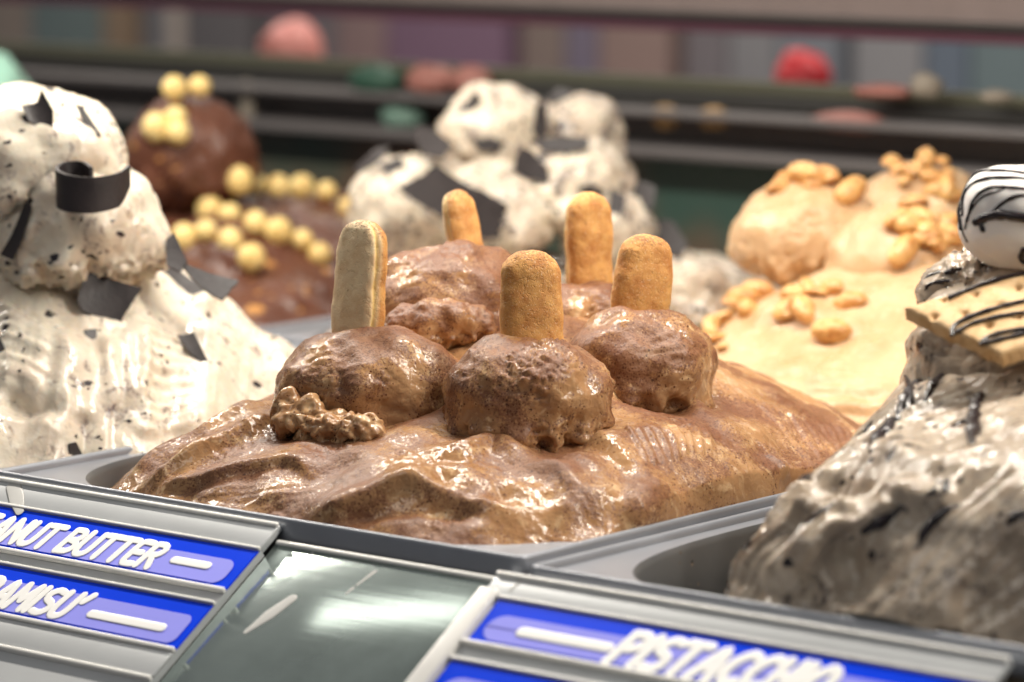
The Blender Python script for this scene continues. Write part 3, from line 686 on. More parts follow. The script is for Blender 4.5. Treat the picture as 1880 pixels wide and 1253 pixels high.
# ---------------------------------------------------------------- peanut gelato (right, behind)
def P_fn(X, Y): return np.maximum(dome(X, Y, -128, 485, 134, 155, 2.5, 66, 2.0), -60)
PG = empty('peanut_gelato', (-136, 555, -60), 'warm cream peanut gelato with three scoops topped by roasted peanuts', 'gelato')
V, Fc = heightfield(P_fn, -270, 4, 335, 700, 1.4, -14); N = normals(V, Fc)
fl = comb((1480, 690), (1450, 790), (1650, 700), (1650, 790), 8, 2.6, 2.6, 0, 2) + [([(1380, 600), (1450, 570), (1520, 590)], 3, 6, 1.5), ([(1500, 610), (1560, 605), (1590, 590)], 3, 5, 1.4)]
finish('spread_base', V, Fc, M['peanut_g'], PG, 'P', lump=(32, 3), fine=(9, 0.5), stretch=((1, 0.2, 0), 7, 0.4), extra=pix_folds(V, N, P_fn, fl), seed=3.3)
scoop('scoop', pt(1487, 435, 500), (39, 38, 28), M['peanut_g'], PG, 'P', seed=0.15, flat=0.95, skirt=3, torn=3, pits=(0.2, 6, 1.8), lump=(22, 3))
scoop('scoop', pt(1672, 492, 455), (41, 38, 35), M['peanut_g'], PG, 'P', seed=0.66, flat=0.95, skirt=3, torn=2, pits=(0.2, 6, 1.5), lump=(22, 3))
scoop('scoop', pt(1690, 395, 540), (34, 32, 27), M['peanut_g'], PG, 'P', seed=0.88, flat=0.95, skirt=3, torn=2, lump=(22, 3))

# ---------------------------------------------------------------- stracciatella scoops (middle, behind)
def S_fn(X, Y): return np.maximum(dome(X, Y, -400, 560, 110, 170, 2.4, 34, 2.0), -60)
SG = empty('stracciatella_gelato', (-385, 560, -60), 'cream gelato scoops heaped with broad chocolate shards behind the ladyfingers', 'gelato')
V, Fc = heightfield(S_fn, -515, -256, 372, 745, 1.6, -14)
finish('spread_base', V, Fc, M['strac'], SG, 'S', lump=(28, 5), fine=(9, 1.0), pits=(0.1, 8, 2), seed=4.1)
for c, h, rad, sd in (((905, 245), 690, (30, 30, 27), 0.2), ((758, 375), 655, (36, 34, 28), 0.4), ((1065, 255), 720, (26, 28, 26), 0.6), ((1055, 345), 650, (34, 34, 27), 0.8),
                      ((905, 395), 640, (34, 32, 28), 0.1), ((1120, 420), 640, (24, 26, 22), 0.55), ((1225, 548), 600, (38, 20, 22), 0.75), ((1285, 545), 585, (16, 14, 20), 0.35)):
    scoop('scoop', pt(*c, h), rad, M['strac'], SG, 'S', sub=5, seed=sd+4, flat=0.95, skirt=4, torn=4, pits=(0.35, 7, 2.0), lump=(22, 4.2), fine=(8, 0.35))

# ---------------------------------------------------------------- chocolate gelato with yellow balls (left, behind)
def H_fn(X, Y): return np.maximum(dome(X, Y, -634, 560, 128, 182, 2.6, 52, 2.2)+7*np.exp(-(((X+640)/60)**2+((Y-480)/40)**2)), -60)
HG = empty('chocolate_gelato', (-634, 560, -60), 'dark chocolate gelato with a round top scoop and rows of yellow balls', 'gelato')
V, Fc = heightfield(H_fn, -766, -504, 372, 745, 1.6, -14); N = normals(V, Fc)
fl = [([(370, 480), (410, 468), (450, 500)], 6, 8, 1.3), ([(330, 450), (400, 430), (480, 420), (560, 450)], 4, 8, 1.5)]
finish('spread_base', V, Fc, M['choc_g'], HG, 'H', lump=(30, 4), fine=(9, 0.6), extra=pix_folds(V, N, H_fn, fl), seed=5.5)
scoop('scoop', pt(350, 285, 800), (39, 38, 35), M['choc_g'], HG, 'H', sub=5, seed=0.35, flat=1.0, skirt=3, torn=2, lump=(22, 3), fine=(7, 0.5))
#@@TOPPINGS
# ---------------------------------------------------------------- chocolate shards
def shard(poly, key, label, lift=1.5, face=0.5, curl=0.0, thick=1.3, group='dark chocolate shards on the cream gelato', sink=None):
    c = np.mean(poly, axis=0); hh = hit(c[0], c[1], key)
    if hh is None: hh = (pt(c[0], c[1], 330 if key == 'L' else 640), np.array([0, 0, 1.0]))
    p, n = hh; view = -ray(*c); view /= np.linalg.norm(view)
    n = n*(1-face)+view*face; n /= np.linalg.norm(n)
    p = p+view*lift
    C3 = np.array([pl(x, y, n, p) for x, y in poly]); cen = C3.mean(0)
    # densify outline, slightly broken edges
    E = []
    r = random.Random(int(c[0]*7+c[1]))
    for k in range(len(C3)):
        a, b = C3[k], C3[(k+1) % len(C3)]; m_ = max(2, int(np.linalg.norm(b-a)/2.2))
        for t in range(m_):
            q = a+(b-a)*t/m_
            if t: q = q+(cen-q)*r.uniform(-0.03, 0.035)
            E.append(q)
    E = np.array(E); u = C3[1]-C3[0]; u -= n*(u@n); u /= np.linalg.norm(u)
    rings = [E*(1-t)+cen*t for t in (0, 0.25, 0.5, 0.75)]
    top = np.vstack(rings+[cen[None]]); q = (top-cen)@u; L = max(np.abs(q).max(), 1)
    top = top+n*(curl*(q/L)**2*L*0.5)[:, None]; bot = top-n*thick
    m_ = len(E); nt = len(top); Fc = []
    for s in range(3):
        for k in range(m_):
            k2 = (k+1) % m_; Fc.append((s*m_+k, s*m_+k2, (s+1)*m_+k2, (s+1)*m_+k))
    for k in range(m_): Fc.append((3*m_+k, 3*m_+(k+1) % m_, nt-1))
    Fc = Fc+[tuple(i+nt for i in reversed(f)) for f in Fc]+[(k, k+nt, (k+1) % m_+nt, (k+1) % m_) for k in range(m_)]
    bm = bmesh.new(); vs = [bm.verts.new(v) for v in np.vstack([top, bot])]
    for f in Fc: bm.faces.new([vs[i] for i in f])
    bmesh.ops.recalc_face_normals(bm, faces=bm.faces)
    Vv = np.array([v.co[:] for v in bm.verts]); bm.verts.index_update(); Ff = [tuple(v.index for v in f.verts) for f in bm.faces]; bm.free()
    o = mk('chocolate_shard', Vv, Ff, M['choc'], None, smooth=False)
    return tag(o, label, 'chocolate', group)
shard([(40, 197), (68, 188), (76, 165), (98, 205), (97, 236), (72, 238), (52, 222)], 'L', 'leaf shaped grey brown shard standing on the topmost left scoop', 3, 0.6, 0.5)
shard([(140, 192), (152, 196), (186, 250), (176, 256), (158, 232)], 'L', 'thin stick of chocolate on the right shoulder of the topmost left scoop', 2, 0.5, 0.1)
shard([(46, 372), (58, 378), (40, 440), (24, 478), (0, 468), (22, 430)], 'L', 'long narrow black shard at the left edge below the chocolate curl', 3, 0.5, 0.3)
shard([(154, 498), (205, 512), (260, 531), (240, 560), (223, 590), (150, 572), (142, 554)], 'L', 'large square black shard pressed flat under the lower left scoop', 9, 0.6, 0.25)
shard([(325, 616), (356, 610), (386, 672), (378, 668), (381, 706), (372, 668), (344, 644)], 'L', 'small grey shard with a forked point low on the cream slope', 2, 0.4, 0.2)
shard([(287, 486), (320, 489), (373, 532), (363, 558), (302, 536)], 'L', 'black slab tucked under the right side of the lower left scoop', 2, 0.4, 0.2)
shard([(316, 471), (350, 490), (438, 518), (409, 554), (370, 529)], 'L', 'pale sheened plate of chocolate leaning out toward the yellow balls', 9, 0.55, 0.3)
shard([(305, 440), (320, 428), (344, 480), (330, 500), (306, 488)], 'L', 'upright dark sliver between the lower left scoop and the leaning plate', 5, 0.6, 0.1)
shard([(155, 606), (178, 604), (176, 628), (160, 630)], 'L', 'tiny black chip below the large square shard', 1, 0.3, 0)
shard([(0, 618), (9, 640), (6, 662), (-12, 660), (-14, 622)], 'L', 'small chip cut by the left edge of the photo on the cream slope', 1, 0.3, 0)
shard([(128, 815), (140, 812), (152, 835), (126, 840)], 'L', 'dark chip at the foot of the cream gelato beside the pan rim', 1, 0.3, 0)
shard([(728, 346), (765, 326), (801, 303), (846, 333), (890, 352), (933, 379), (916, 439), (872, 439), (808, 398), (765, 372)], 'S', 'broadest shard, a wide grey sheet across the middle of the back cream scoops', 15, 0.85, 0.15)
shard([(985, 195), (1003, 185), (1006, 245), (992, 262), (978, 240)], 'S', 'dark sheet for the shade in the cleft right of the topmost back cream scoop', 4, 0.8, 0.1)  # chocolate sheet put where the gap between scoops is only dark with shade
shard([(868, 258), (900, 252), (928, 262), (915, 278), (880, 278)], 'S', 'dark chip on the face of the topmost back cream scoop', 3, 0.7, 0.1)
shard([(1060, 345), (1085, 338), (1112, 352), (1095, 374), (1070, 366)], 'S', 'dark chip above the light golden ladyfinger', 3, 0.7, 0.1)
shard([(1122, 345), (1150, 360), (1142, 402), (1116, 388)], 'S', 'steep dark shard on the right flank of the back cream scoops', 4, 0.7, 0.1)
shard([(696, 302), (735, 288), (748, 312), (712, 326)], 'S', 'shard lying on the crown of the left back cream scoop', 3, 0.6, 0.1)
shard([(868, 450), (900, 440), (912, 470), (880, 480)], 'S', 'dark chip right behind the small tilted ladyfinger', 4, 0.7, 0.1)
shard([(767, 230), (800, 240), (831, 268), (812, 292), (775, 279), (760, 255)], 'S', 'shard wedged left of the topmost back cream scoop', 4, 0.5, 0.2)
shard([(648, 312), (689, 273), (715, 271), (700, 292), (660, 318)], 'S', 'slanting shard at the far left tip of the back cream scoops', 2, 0.5, 0.2)
shard([(969, 258), (1030, 250), (1080, 253), (1082, 273), (1030, 280), (1000, 279)], 'S', 'flat horizontal shard right of the topmost back cream scoop', 8, 0.7, 0.1)
shard([(957, 268), (976, 277), (1006, 309), (1008, 337), (965, 328), (942, 316), (946, 290)], 'S', 'dark triangular shard under the right side of the topmost back scoop', 9, 0.75, 0.2)
shard([(838, 212), (855, 190), (875, 171), (884, 182), (862, 212), (846, 220)], 'S', 'curved sliver sunk in the left of the topmost back scoop', 1.5, 0.5, 0.4)
shard([(1151, 338), (1180, 332), (1204, 345), (1200, 380), (1166, 392)], 'S', 'dark shard poking out at the right of the back cream scoops', 3, 0.6, 0.2)
shard([(1173, 402), (1235, 405), (1262, 450), (1250, 475), (1185, 455)], 'S', 'dark broad shard low behind the rightmost ladyfingers', 4, 0.6, 0.2)
shard([(1003, 182), (1022, 162), (1046, 166), (1060, 192), (1028, 204)], 'S', 'small shard standing up on the rear right back scoop', 2, 0.6, 0.2)
# rolled curl of chocolate on the lower left scoop
hc = hit(165, 345, 'L')[0]; hcurl = hc@hz-16
P = [pt(236, 300, hcurl+8), pt(215, 322, hcurl-2), pt(170, 334, hcurl-9), pt(125, 326, hcurl-8), pt(104, 308, hcurl+2), pt(118, 290, hcurl+14), pt(150, 288, hcurl+16), pt(168, 305, hcurl+8)]
P = resample(P, 1.2); P[:, 2] = P[:, 2].mean()+(P[:, 2]-P[:, 2].mean())*0.55
Vs = []; n_ = len(P); T_ = np.gradient(P, axis=0); B_ = np.cross(T_, [0, 0, 1.0]); B_ /= np.linalg.norm(B_, axis=1)[:, None]
hgt = np.interp(np.linspace(0, 1, n_), [0, 0.15, 0.6, 1], [9, 15, 17, 15])
dn = np.array([0.05, -0.02, -1.0])
ring = [P-B_*0.8, P+B_*0.8, P+B_*0.8+dn*hgt[:, None], P-B_*0.8+dn*hgt[:, None]]
V = np.stack(ring, 1).reshape(-1, 3); Fc = [tuple(f) for f in grid_faces(n_, 4, True)]+[(3, 2, 1, 0), tuple((n_-1)*4+k for k in range(4))]
tag(mk('chocolate_curl', V, Fc, M['choc'], None, smooth=False), 'rolled dark chocolate curl open at the top on the lower left scoop', 'chocolate', 'dark chocolate shards on the cream gelato')

# ---------------------------------------------------------------- peanuts and cereal balls
def nut_mesh(kind):
    U, Fc = ico(4); u = U.copy(); r = np.ones(len(u))
    if kind == 'whole': V = u*[8.2, 5.0, 5.0]; V[:, 0] += 0.8*np.sign(u[:, 0])*(u[:, 0]**2)*0.3; g = np.exp(-(V[:, 1]/0.5)**2)*(u[:, 2] > 0); V[:, 2] -= 0.5*g
    elif kind == 'half':
        V = u*[8.0, 5.2, 4.6]; V[:, 2] = np.where(V[:, 2] < 0, V[:, 2]*0.22, V[:, 2]); d = np.exp(-((V[:, 0]/4)**2+(V[:, 1]/1.6)**2)); V[:, 2] += np.where(u[:, 2] < 0, 0.9*d, 0)
    else: V = u*[5.2, 4.0, 3.2]; V[:, 2] = np.where(V[:, 2] < -0.6, -0.6, V[:, 2]); V[:, 0] = np.minimum(V[:, 0], 3.6+0.6*noise(u*3+4))
    V = V+u*(0.35*fbm(u*2.2+len(kind), 2))[:, None]
    return meshdata('peanut', V, Fc, M['nut'])
NM = {k: nut_mesh(k) for k in ('whole', 'half', 'piece')}
def dup(src, me, loc, rot, scale):
    c = src.copy(); c.data = me; COL.objects.link(c); c.location = Vector(loc)*MM; c.rotation_euler = rot; c.scale = scale
    return c
nut0 = bpy.data.objects.new('peanut', NM['whole']); first = [True]
rn = random.Random(11)
def put_nut(px, py, key, kind, label, group, lift=2.0, rot=None, s=1.0):
    global nut0
    hh = hit(px, py, key)
    if hh is None: hh = hit(px, py+14, key)
    if hh is None: return
    p, n = hh; view = -ray(px, py); view /= np.linalg.norm(view)
    pos = pl(px, py, view, p+n*lift)
    q = Vector(n*0.6+np.array([0, 0, 0.5])).to_track_quat('Z', 'Y')
    e = (q.to_matrix() @ Matrix.Rotation(rn.uniform(0, 6.28) if rot is None else rot, 3, 'Z') @ Matrix.Rotation(rn.uniform(-0.7, 0.7), 3, 'X') @ Matrix.Rotation(rn.uniform(-0.5, 0.5), 3, 'Y')).to_euler()
    if first[0]: COL.objects.link(nut0); first[0] = False; o = nut0; o.data = NM[kind]; o.location = Vector(pos)*MM; o.rotation_euler = e; o.scale = (s, s, s)
    else: o = dup(nut0, NM[kind], pos, e, (s, s, s))
    tag(o, label, 'peanut', group)
def nuts(lst, label, group):
    for i, (x, y) in enumerate(lst):
        put_nut(x, y, 'P', ('half', 'half', 'whole', 'piece')[i % 4], label, group, rn.uniform(2.2, 4.4), None, rn.uniform(0.8, 1.15))
        if i % 2 == 0: put_nut(x+rn.uniform(-16, 16), y+rn.uniform(2, 16), 'P', 'piece', label, group, 1.6, None, rn.uniform(0.7, 1.1))
nuts([(1494, 284), (1456, 304), (1445, 331), (1424, 347), (1520, 291), (1542, 302), (1512, 322), (1490, 338), (1557, 317), (1584, 304), (1475, 318), (1530, 330), (1470, 292), (1555, 297)],
     'roasted peanut in the heap crowning the left peanut scoop', 'peanuts crowning the left peanut scoop')
nuts([(1659, 284), (1636, 299), (1700, 291), (1730, 297), (1674, 318), (1711, 325), (1719, 349), (1741, 316), (1690, 306), (1650, 312), (1738, 345), (1683, 282)],
     'roasted peanut in the heap on the rearmost peanut scoop', 'peanuts on the rearmost peanut scoop')
nuts([(1644, 404), (1676, 376), (1689, 398), (1720, 404), (1719, 447), (1702, 420), (1745, 430), (1660, 392), (1700, 438), (1735, 412), (1672, 410)],
     'roasted peanut in the cluster on the front peanut scoop under the marshmallow', 'peanuts on the front peanut scoop')
nuts([(1321, 555), (1340, 545), (1374, 569), (1332, 591), (1312, 627), (1306, 602), (1392, 533), (1302, 580), (1352, 560), (1365, 545), (1326, 572)],
     'roasted peanut in the pile at the left foot of the peanut gelato', 'peanuts at the left foot of the peanut gelato')
nuts([(1437, 569), (1475, 569), (1456, 541), (1482, 524), (1527, 529), (1500, 540)],
     'roasted peanut in the short row below the left peanut scoop', 'peanuts below the left peanut scoop')
put_nut(1561, 350, 'P', 'whole', 'smooth whole peanut lying alone on the slope of the left peanut scoop', None, 3, 0.3, 1.25)
put_nut(1659, 460, 'P', 'whole', 'whole peanut sticking out of the front peanut scoop', None, 3, 0.8, 1.25)
put_nut(1561, 556, 'P', 'half', 'split peanut half lying right of the row below the scoops', None, 2, 0.1, 1.2)
put_nut(1526, 608, 'P', 'whole', 'peanut coated in gelato low on the peanut slope', None, 0.5, 0.2, 1.2)
U, Fb = ico(4); BM_ = [meshdata('cereal_ball', U*7.2*(1+0.05*fbm(U*2+k*9, 2)+0.02*noise(U*9+k))[:, None], Fb, M['ball']) for k in range(3)]
ball0 = None
def put_ball(px, py, i, label, group, s=1.0):
    global ball0
    hh = hit(px, py, 'H') or hit(px, py+12, 'H') or hit(px, py+26, 'H')
    h = (hh[0]@hz if hh else 800)-4
    p = pt(px, py, h)
    if ball0 is None: ball0 = bpy.data.objects.new('cereal_ball', BM_[0]); COL.objects.link(ball0); o = ball0; o.location = Vector(p)*MM
    else: o = dup(ball0, BM_[i % 3], p, (i*1.3, i*0.7, i*2.1), (s, s*(0.93+0.02*(i % 5)), s*(1.05-0.03*(i % 4))))
    tag(o, label, 'cereal ball', group)
for grp, lab, lst in (('yellow balls topping the chocolate scoop', None, [(320, 162), (366, 159)]),
                      ('yellow balls clustered on the chocolate scoop', 'yellow ball of the cluster on the chocolate scoop face', [(287, 234), (322, 215), (326, 243)]),
                      ('rear row of yellow balls', 'yellow ball of the rear row on the chocolate gelato', [(439, 332), (471, 339), (511, 343), (554, 345), (599, 352)]),
                      ('middle row of yellow balls', 'yellow ball of the middle row running toward the ladyfingers', [(385, 387), (422, 394), (469, 410), (511, 425), (555, 441), (587, 468)]),
                      ('front row of yellow balls', 'yellow ball of the front row near the chocolate plate', [(339, 438), (378, 424), (422, 441), (461, 473)])):
    for i, (x, y) in enumerate(lst):
        od = ('leftmost', 'second from the left', 'third from the left', 'fourth from the left', 'fifth from the left', 'last at the right end')[i]
        l_ = (lab+', '+(od if i < len(lst)-1 else 'rightmost')) if lab else ''
        l_ = l_ or ('left one of the pair of yellow balls on top of the chocolate scoop', 'right one of the pair of yellow balls on top of the chocolate scoop')[i]
        put_ball(x, y, i, l_, grp, 1.0+0.15*((i*37+int(px)) % 7-3)/3)
put_ball(642, 382, 1, 'yellow ball half hidden by the back cream scoop', None)
# ---------------------------------------------------------------- graham cracker and marshmallow
def on_surface_tube(pix, key_fn, rad, nrm): return tube(resample([key_fn(*q) for q in pix], 1.0), rad, nrm, 0.7, 8)
crn = np.array(-ray(1780, 590)*0.62) + np.array([-0.16, -0.05, 0.86]); crn /= np.linalg.norm(crn)
cc = pt(1660, 562, 34)
GC = empty('graham_cracker', pt(1850, 600, 35), 'perforated graham cracker drizzled with chocolate leaning on the grey beige gelato', 'biscuit')
quad = np.array([pl(x, y, crn, cc) for x, y in ((1658, 562), (1870, 498), (2060, 560), (1838, 650))])
nu, nv = 90, 90; uu, vv = np.meshgrid(np.linspace(0, 1, nu), np.linspace(0, 1, nv), indexing='ij')
topP = (quad[0]*((1-uu)*(1-vv))[..., None]+quad[1]*((1-vv)*uu)[..., None]+quad[2]*(uu*vv)[..., None]+quad[3]*((1-uu)*vv)[..., None])
edge = np.minimum(np.minimum(uu, 1-uu), np.minimum(vv, 1-vv)); dz = -1.6*np.exp(-edge/0.018)
for (hx, hy) in [(1732, 549), (1790, 540), (1868, 528), (1815, 597), (1870, 580), (1770, 575), (1715, 580), (1840, 560)]:
    Pc = pl(hx, hy, crn, cc); dz = dz-2.2*np.exp(-(np.linalg.norm(topP-Pc, axis=-1)/1.5)**2)
jit = 0.8*fbm(topP.reshape(-1, 3)/6, 3).reshape(dz.shape)*np.exp(-edge/0.03)
tp = topP+crn*(dz+0.3*noise(topP.reshape(-1, 3)/9).reshape(dz.shape))[..., None]; bt = topP-crn*6.5
ctr = topP.mean((0, 1)); tp = tp+(tp-ctr)/np.linalg.norm(tp-ctr, axis=-1, keepdims=True)*jit[..., None]; bt = bt+(bt-ctr)/np.linalg.norm(bt-ctr, axis=-1, keepdims=True)*jit[..., None]
ft = grid_faces(nu, nv); V = np.vstack([tp.reshape(-1, 3), bt.reshape(-1, 3)]); per = [i*nv for i in range(nu)]+[(nu-1)*nv+j for j in range(1, nv)]+[i*nv+nv-1 for i in range(nu-2, -1, -1)]+[j for j in range(nv-2, 0, -1)]
# side wall with crumbly layers
rowsS = 6; k0 = len(V); m_ = len(per); side = []
for s in range(1, rowsS):
    q = V[per]*(1-s/rowsS)+V[[p+nu*nv for p in per]]*(s/rowsS); d_ = q-ctr; d_ /= np.linalg.norm(d_, axis=1)[:, None]
    side.append(q+d_*(0.9*fbm(q/2.6, 2)-0.3)[:, None])
V = np.vstack([V]+side); idx = [per]+[[k0+s*m_+k for k in range(m_)] for s in range(rowsS-1)]+[[p+nu*nv for p in per]]
Fc = [tuple(f) for f in ft]+[tuple(i+nu*nv for i in f[::-1]) for f in ft]
for s in range(rowsS):
    for k in range(m_): Fc.append((idx[s][k], idx[s+1][k], idx[s+1][(k+1) % m_], idx[s][(k+1) % m_]))
bm = bmesh.new(); vs = [bm.verts.new(v) for v in V]
for f in Fc: bm.faces.new([vs[i] for i in f])
bmesh.ops.recalc_face_normals(bm, faces=bm.faces); bm.verts.index_update(); Fc = [tuple(v.index for v in f.verts) for f in bm.faces]; bm.free()
mk('wafer', V, Fc, M['cracker'], GC)
on_c = lambda x, y: pl(x, y, crn, cc+crn*0.5)
dr = [[(1744, 548-2), (1800, 523), (1850, 508), (1900, 498)], [(1748, 616), (1752, 598), (1785, 580), (1840, 562), (1900, 548)], [(1752, 612), (1790, 592), (1850, 578), (1910, 570)],
      [(1800, 632), (1815, 618), (1860, 606), (1920, 602)], [(1806, 630), (1840, 622), (1880, 612), (1930, 600)]]
for d_ in dr:
    P = resample([on_c(*q) for q in d_], 1.0); V, Fc = tube(P, 0.95+0.35*noise(P/4), crn, 0.8, 8); mk('drizzle', V, Fc, M['sauce'], GC)
# marshmallow: puffed drum, chocolate lines lie on its skin
mc = pt(1893, 405, 66); MW = empty('marshmallow', mc+[0, 0, -25], 'white marshmallow striped with chocolate sauce atop the cracker', 'marshmallow')
U, Fm = ico(6); mr, mh = 27.5, 20.0
ex_ = 2.8; rr = (np.maximum(np.linalg.norm(U[:, :2], axis=1), 1e-6)**ex_+np.abs(U[:, 2])**ex_)**(-1/ex_)
Vm = U*rr[:, None]*[mr, mr, mh]; ta = -0.16; x, z = Vm[:, 0].copy(), Vm[:, 2].copy(); Vm[:, 0] = x*math.cos(ta)-z*math.sin(ta); Vm[:, 2] = x*math.sin(ta)+z*math.cos(ta)
Vm = mc+np.outer(Vm[:, 0], rt)+np.outer(Vm[:, 1], hz)+np.outer(Vm[:, 2], [0, 0, 1]); Vm = Vm+(U*(0.5*fbm(U*2.5, 2))[:, None])
mk('body', Vm, Fm, M['mallow'], MW); add_bvh('M', Vm, Fm)
def mdrz(pix, rad, wob=0.25):
    P = []
    for q in pix:
        hh = hit(*q, 'M')
        if hh is not None: P.append(hh[0])
    if len(P) < 2: return
    P = resample(P, 1.0); V, Fc = tube(P, rad*(1+wob*noise(P/3.5)), -ray(1850, 400), 0.8, 8); mk('drizzle', V, Fc, M['sauce'], MW)
mdrz([(1764, 420), (1763, 380), (1768, 345), (1790, 322), (1830, 314), (1900, 322), (1960, 330)], 0.95)
mdrz([(1768, 395), (1772, 355), (1800, 332), (1850, 327), (1920, 335), (1970, 345)], 0.9)
mdrz([(1776, 405), (1790, 365), (1820, 345), (1880, 347), (1960, 360)], 0.75)
mdrz([(1772, 420), (1779, 395), (1800, 365), (1830, 352), (1890, 340)], 0.55)
mdrz([(1764, 395), (1768, 425), (1776, 443)], 0.5)
mdrz([(1792, 408), (1815, 398), (1840, 395), (1880, 400), (1950, 402)], 1.9, 0.45)
mdrz([(1800, 410), (1805, 422)], 1.2); mdrz([(1818, 395), (1835, 378), (1862, 362), (1900, 358)], 0.9)
mdrz([(1880, 460), (1876, 472), (1882, 480)], 1.4)
# chocolate sauce dribbles on the cookie gelato
def gdrz(pix, rad, lift=-0.5):
    P = []
    for q in pix:
        hh = hit(*q, 'R')
        if hh is not None: P.append(hh[0]+hh[1]*lift)
    if len(P) < 2: return
    P = resample(P, 1.0); V, Fc = tube(P, rad*(1+0.35*noise(P/4))*np.sin(np.linspace(0.35, math.pi-0.5, len(P)))**0.6, -ray(1600, 900), 0.75, 8); mk('drizzle', V, Fc, M['sauce'], RG)
gdrz([(1562, 990), (1600, 968), (1640, 945), (1656, 930)], 2.0); gdrz([(1690, 1000), (1700, 975), (1730, 945), (1760, 930)], 2.2)
gdrz([(1466, 884), (1478, 876), (1492, 868)], 1.4); gdrz([(1700, 735), (1715, 705), (1730, 690)], 2.2); gdrz([(1785, 815), (1790, 760), (1800, 725)], 3.0)
gdrz([(1620, 800), (1632, 790), (1640, 780)], 2.4); gdrz([(1690, 520), (1710, 505), (1740, 500), (1765, 492)], 1.2); gdrz([(1685, 535), (1715, 520), (1750, 515)], 1.0)
gdrz([(1600, 830), (1612, 805), (1640, 770)], 3.2); gdrz([(1650, 770), (1660, 735), (1690, 700)], 2.8); gdrz([(1575, 800), (1590, 790), (1600, 776)], 1.6); gdrz([(1480, 960), (1500, 945), (1530, 925)], 1.6)
gdrz([(1850, 960), (1880, 940)], 2.4); gdrz([(1660, 1010), (1690, 1005)], 1.2); gdrz([(1740, 880), (1735, 900)], 2.0); gdrz([(1660, 690), (1672, 720), (1668, 750)], 1.6)
#@@BACK
# ---------------------------------------------------------------- back of the case: sill, dark panes, rails; far counter behind
YB = 780.0
def zat(px, py, Y): return pl(px, py, (0, 1, 0), (0, Y, 0))[2]
DF = empty('rear_partition', (-650, YB, -180), 'dark rear partition of glass and metal rails closing the display case', 'partition')
def brail(y0, y1, dy0, dy1, mat, nm, bev=1.5):
    z1, z0 = zat(940, y0, YB), zat(940, y1, YB)
    boxobj(nm, (-2400, YB+dy0, z0), (1400, YB+dy1, z1), mat, DF, bev=bev)
M['dpane'] = simple('smoked_pane', (0.12, 0.10, 0.095), 0.45)
brail(150, 177, -4, 10, M['black'], 'rail'); brail(177.5, 191, -32, 6, M['grey_rail'], 'rail')
brail(191.5, 242, 2, 5, M['dpane'], 'pane', 0); brail(242.5, 262, -32, 6, M['grey_rail'], 'rail')
M['plow'] = NT('lower_panel'); m = M['plow']
m.set(Base_Color=m.mix(m.map(m.noise(7, 2), 0.4, 0.6), (0.045, 0.090, 0.072), (0.15, 0.09, 0.06)), Roughness=0.3); M['plow'] = m.m
boxobj('pane', (-2400, YB+2, -180), (1400, YB+6, zat(940, 263, YB)), M['plow'], DF)
brail(126, 149.5, 2, 8, simple('olive_edge', (0.10, 0.10, 0.07), 0.35), 'rail', 1)
brail(10, 22, -4, 10, M['black'], 'rail'); brail(22.5, 45, 2, 6, simple('plum_glint', (0.12, 0.05, 0.075), 0.35), 'rail', 1)  # plum colour stands for the purplish glints under the top rail
brail(-60, 9.5, 2, 6, simple('taupe_fascia', (0.24, 0.19, 0.18), 0.5), 'fascia', 0)
WALL = tag(boxobj('wall', (-4200, 2300, -300), (1200, 2320, 900), simple('far_wall', (0.10, 0.095, 0.10), 0.7)), kind='structure')
# upright drink fridge panels and posters on the far wall
SH = empty('wall_shelving', (-1500, 2260, -200), 'blurred shelving of upright coloured panels on the far wall', 'shelving')
cols = [(0.16, 0.13, 0.11), (0.09, 0.12, 0.12), (0.17, 0.12, 0.08), (0.10, 0.10, 0.11), (0.30, 0.26, 0.23), (0.08, 0.075, 0.08), (0.09, 0.08, 0.09), (0.15, 0.10, 0.10), (0.12, 0.07, 0.11), (0.13, 0.10, 0.09),
        (0.10, 0.085, 0.12), (0.16, 0.11, 0.10), (0.10, 0.09, 0.10), (0.13, 0.13, 0.14), (0.11, 0.12, 0.14), (0.15, 0.15, 0.16), (0.07, 0.09, 0.12), (0.08, 0.11, 0.12)]
pxs = [-40, 60, 200, 255, 310, 348, 480, 620, 720, 950, 1040, 1110, 1250, 1340, 1440, 1560, 1700, 1790, 1930]
for k, c in enumerate(cols):
    a = pl(pxs[k], 90, (0, 1, 0), (0, 2240, 0)); b = pl(pxs[k+1], 90, (0, 1, 0), (0, 2240, 0))
    boxobj('panel', (a[0]+4, 2240-(k % 3)*8, -200), (b[0]-4, 2280, 420), simple('shelf_panel_paint', tuple(x*1.8+0.02 for x in c), 0.5), SH, bev=3)
# gelato mounds of the counter beyond the partition
def far(name, c, h, rad, mat, label):
    g = empty(name, pt(c[0], c[1], h)-np.array([0, 0, rad[2]]), label, 'gelato', 'gelato mounds on the counter beyond the partition')
    scoop('scoop', pt(*c, h), rad, M[mat], g, 'far', sub=4, seed=c[0]*0.01, flat=1, skirt=2, lump=(20, 4)); return g
far('pink_gelato', (537, 112), 1500, (26, 24, 34), 'pink_g', 'salmon pink gelato peak seen blurred above the chocolate scoop')
far('red_gelato', (1475, 150), 1280, (22, 20, 22), 'red_g', 'red gelato peak seen blurred above the peanut gelato')
far('mint_gelato', (-20, 185), 985, (28, 26, 28), 'mint_g', 'pale mint gelato peak at the left edge behind the cream scoops')

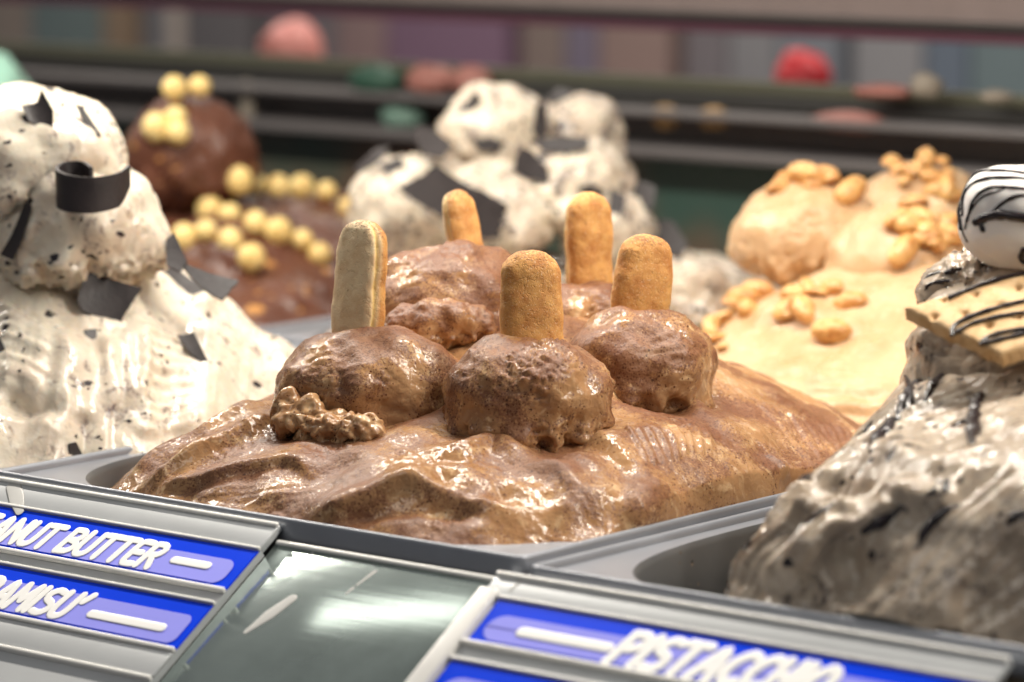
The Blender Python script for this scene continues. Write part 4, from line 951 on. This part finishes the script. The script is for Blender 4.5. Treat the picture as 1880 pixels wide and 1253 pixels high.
# smudges on the steel and on the left holder
M['smear'] = simple('dried_gelato_smudge', (0.50, 0.50, 0.48), 0.4)
def smudge(pix, zo, rads, parent):
    P = []
    for q in pix: P.append(pl(*q, PN, PO+PN*zo))
    P = resample(P, 0.6); V, Fc = tube(P, np.interp(np.linspace(0, 1, len(P)), np.linspace(0, 1, len(rads)), rads), PN, 0.04, 10); mk('smudge', V, Fc, M['smear'], parent)
smudge([(535, 1100), (500, 1125), (452, 1160)], -4.15, [2.4, 3.2, 1.2], SP)
smudge([(688, 1050), (656, 1074)], -4.15, [0.9, 0.6], SP); smudge([(648, 1080), (636, 1090)], -4.15, [0.7, 0.5], SP)
smudge([(574, 1015), (556, 1030)], -4.15, [0.5, 0.3], SP)
smudge([(24, 893), (30, 915), (36, 940)], 0.1, [3.4, 3.6, 2.0], HL)
smudge([(953, 1068), (935, 1086)], 0.1, [0.9, 0.5], HR)
# reflections in the rear panes, built as solid lumps on the sills
M['salmon'] = simple('salmon_reflection', (0.40, 0.17, 0.14), 0.5); M['ochre'] = simple('ochre_reflection', (0.42, 0.25, 0.09), 0.5); M['leafy'] = simple('green_reflection', (0.03, 0.09, 0.06), 0.5)
M['pale'] = simple('pale_reflection', (0.30, 0.26, 0.21), 0.5); M['mintp'] = simple('mint_reflection', (0.16, 0.27, 0.22), 0.5)
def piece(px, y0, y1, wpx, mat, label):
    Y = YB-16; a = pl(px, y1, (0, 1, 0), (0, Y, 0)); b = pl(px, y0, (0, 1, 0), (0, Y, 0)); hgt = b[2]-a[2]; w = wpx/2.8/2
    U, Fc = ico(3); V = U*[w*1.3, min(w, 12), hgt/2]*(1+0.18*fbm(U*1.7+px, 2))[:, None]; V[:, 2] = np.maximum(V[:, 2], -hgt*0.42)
    tag(mk('reflection', V+a+[0, 0, hgt/2], Fc, M[mat], None), label, 'reflection', 'solid lumps for pane reflections on the rear sills')
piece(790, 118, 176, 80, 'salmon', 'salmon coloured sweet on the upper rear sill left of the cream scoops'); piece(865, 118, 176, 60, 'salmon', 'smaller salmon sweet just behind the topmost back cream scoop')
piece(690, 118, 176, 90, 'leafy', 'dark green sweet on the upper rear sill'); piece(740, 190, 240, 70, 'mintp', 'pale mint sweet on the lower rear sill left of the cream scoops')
piece(455, 150, 240, 26, 'pale', 'narrow pale sweet on the lower rear sill right of the chocolate scoop'); piece(1222, 192, 240, 40, 'ochre', 'ochre reflection on the lower rear sill, left of its twin')
piece(1312, 196, 240, 46, 'ochre', 'ochre reflection on the lower rear sill nearer the salmon sweet'); piece(1560, 205, 245, 110, 'salmon', 'wide salmon sweet on the lower rear sill above the peanuts')
piece(1620, 155, 182, 80, 'salmon', 'flat salmon sweet on the upper rear sill at the right'); piece(1700, 135, 182, 44, 'pale', 'pale reflection on the upper rear sill beside the flat salmon sweet'); piece(1830, 165, 190, 46, 'pale', 'pale reflection on the upper rear sill at the far right')
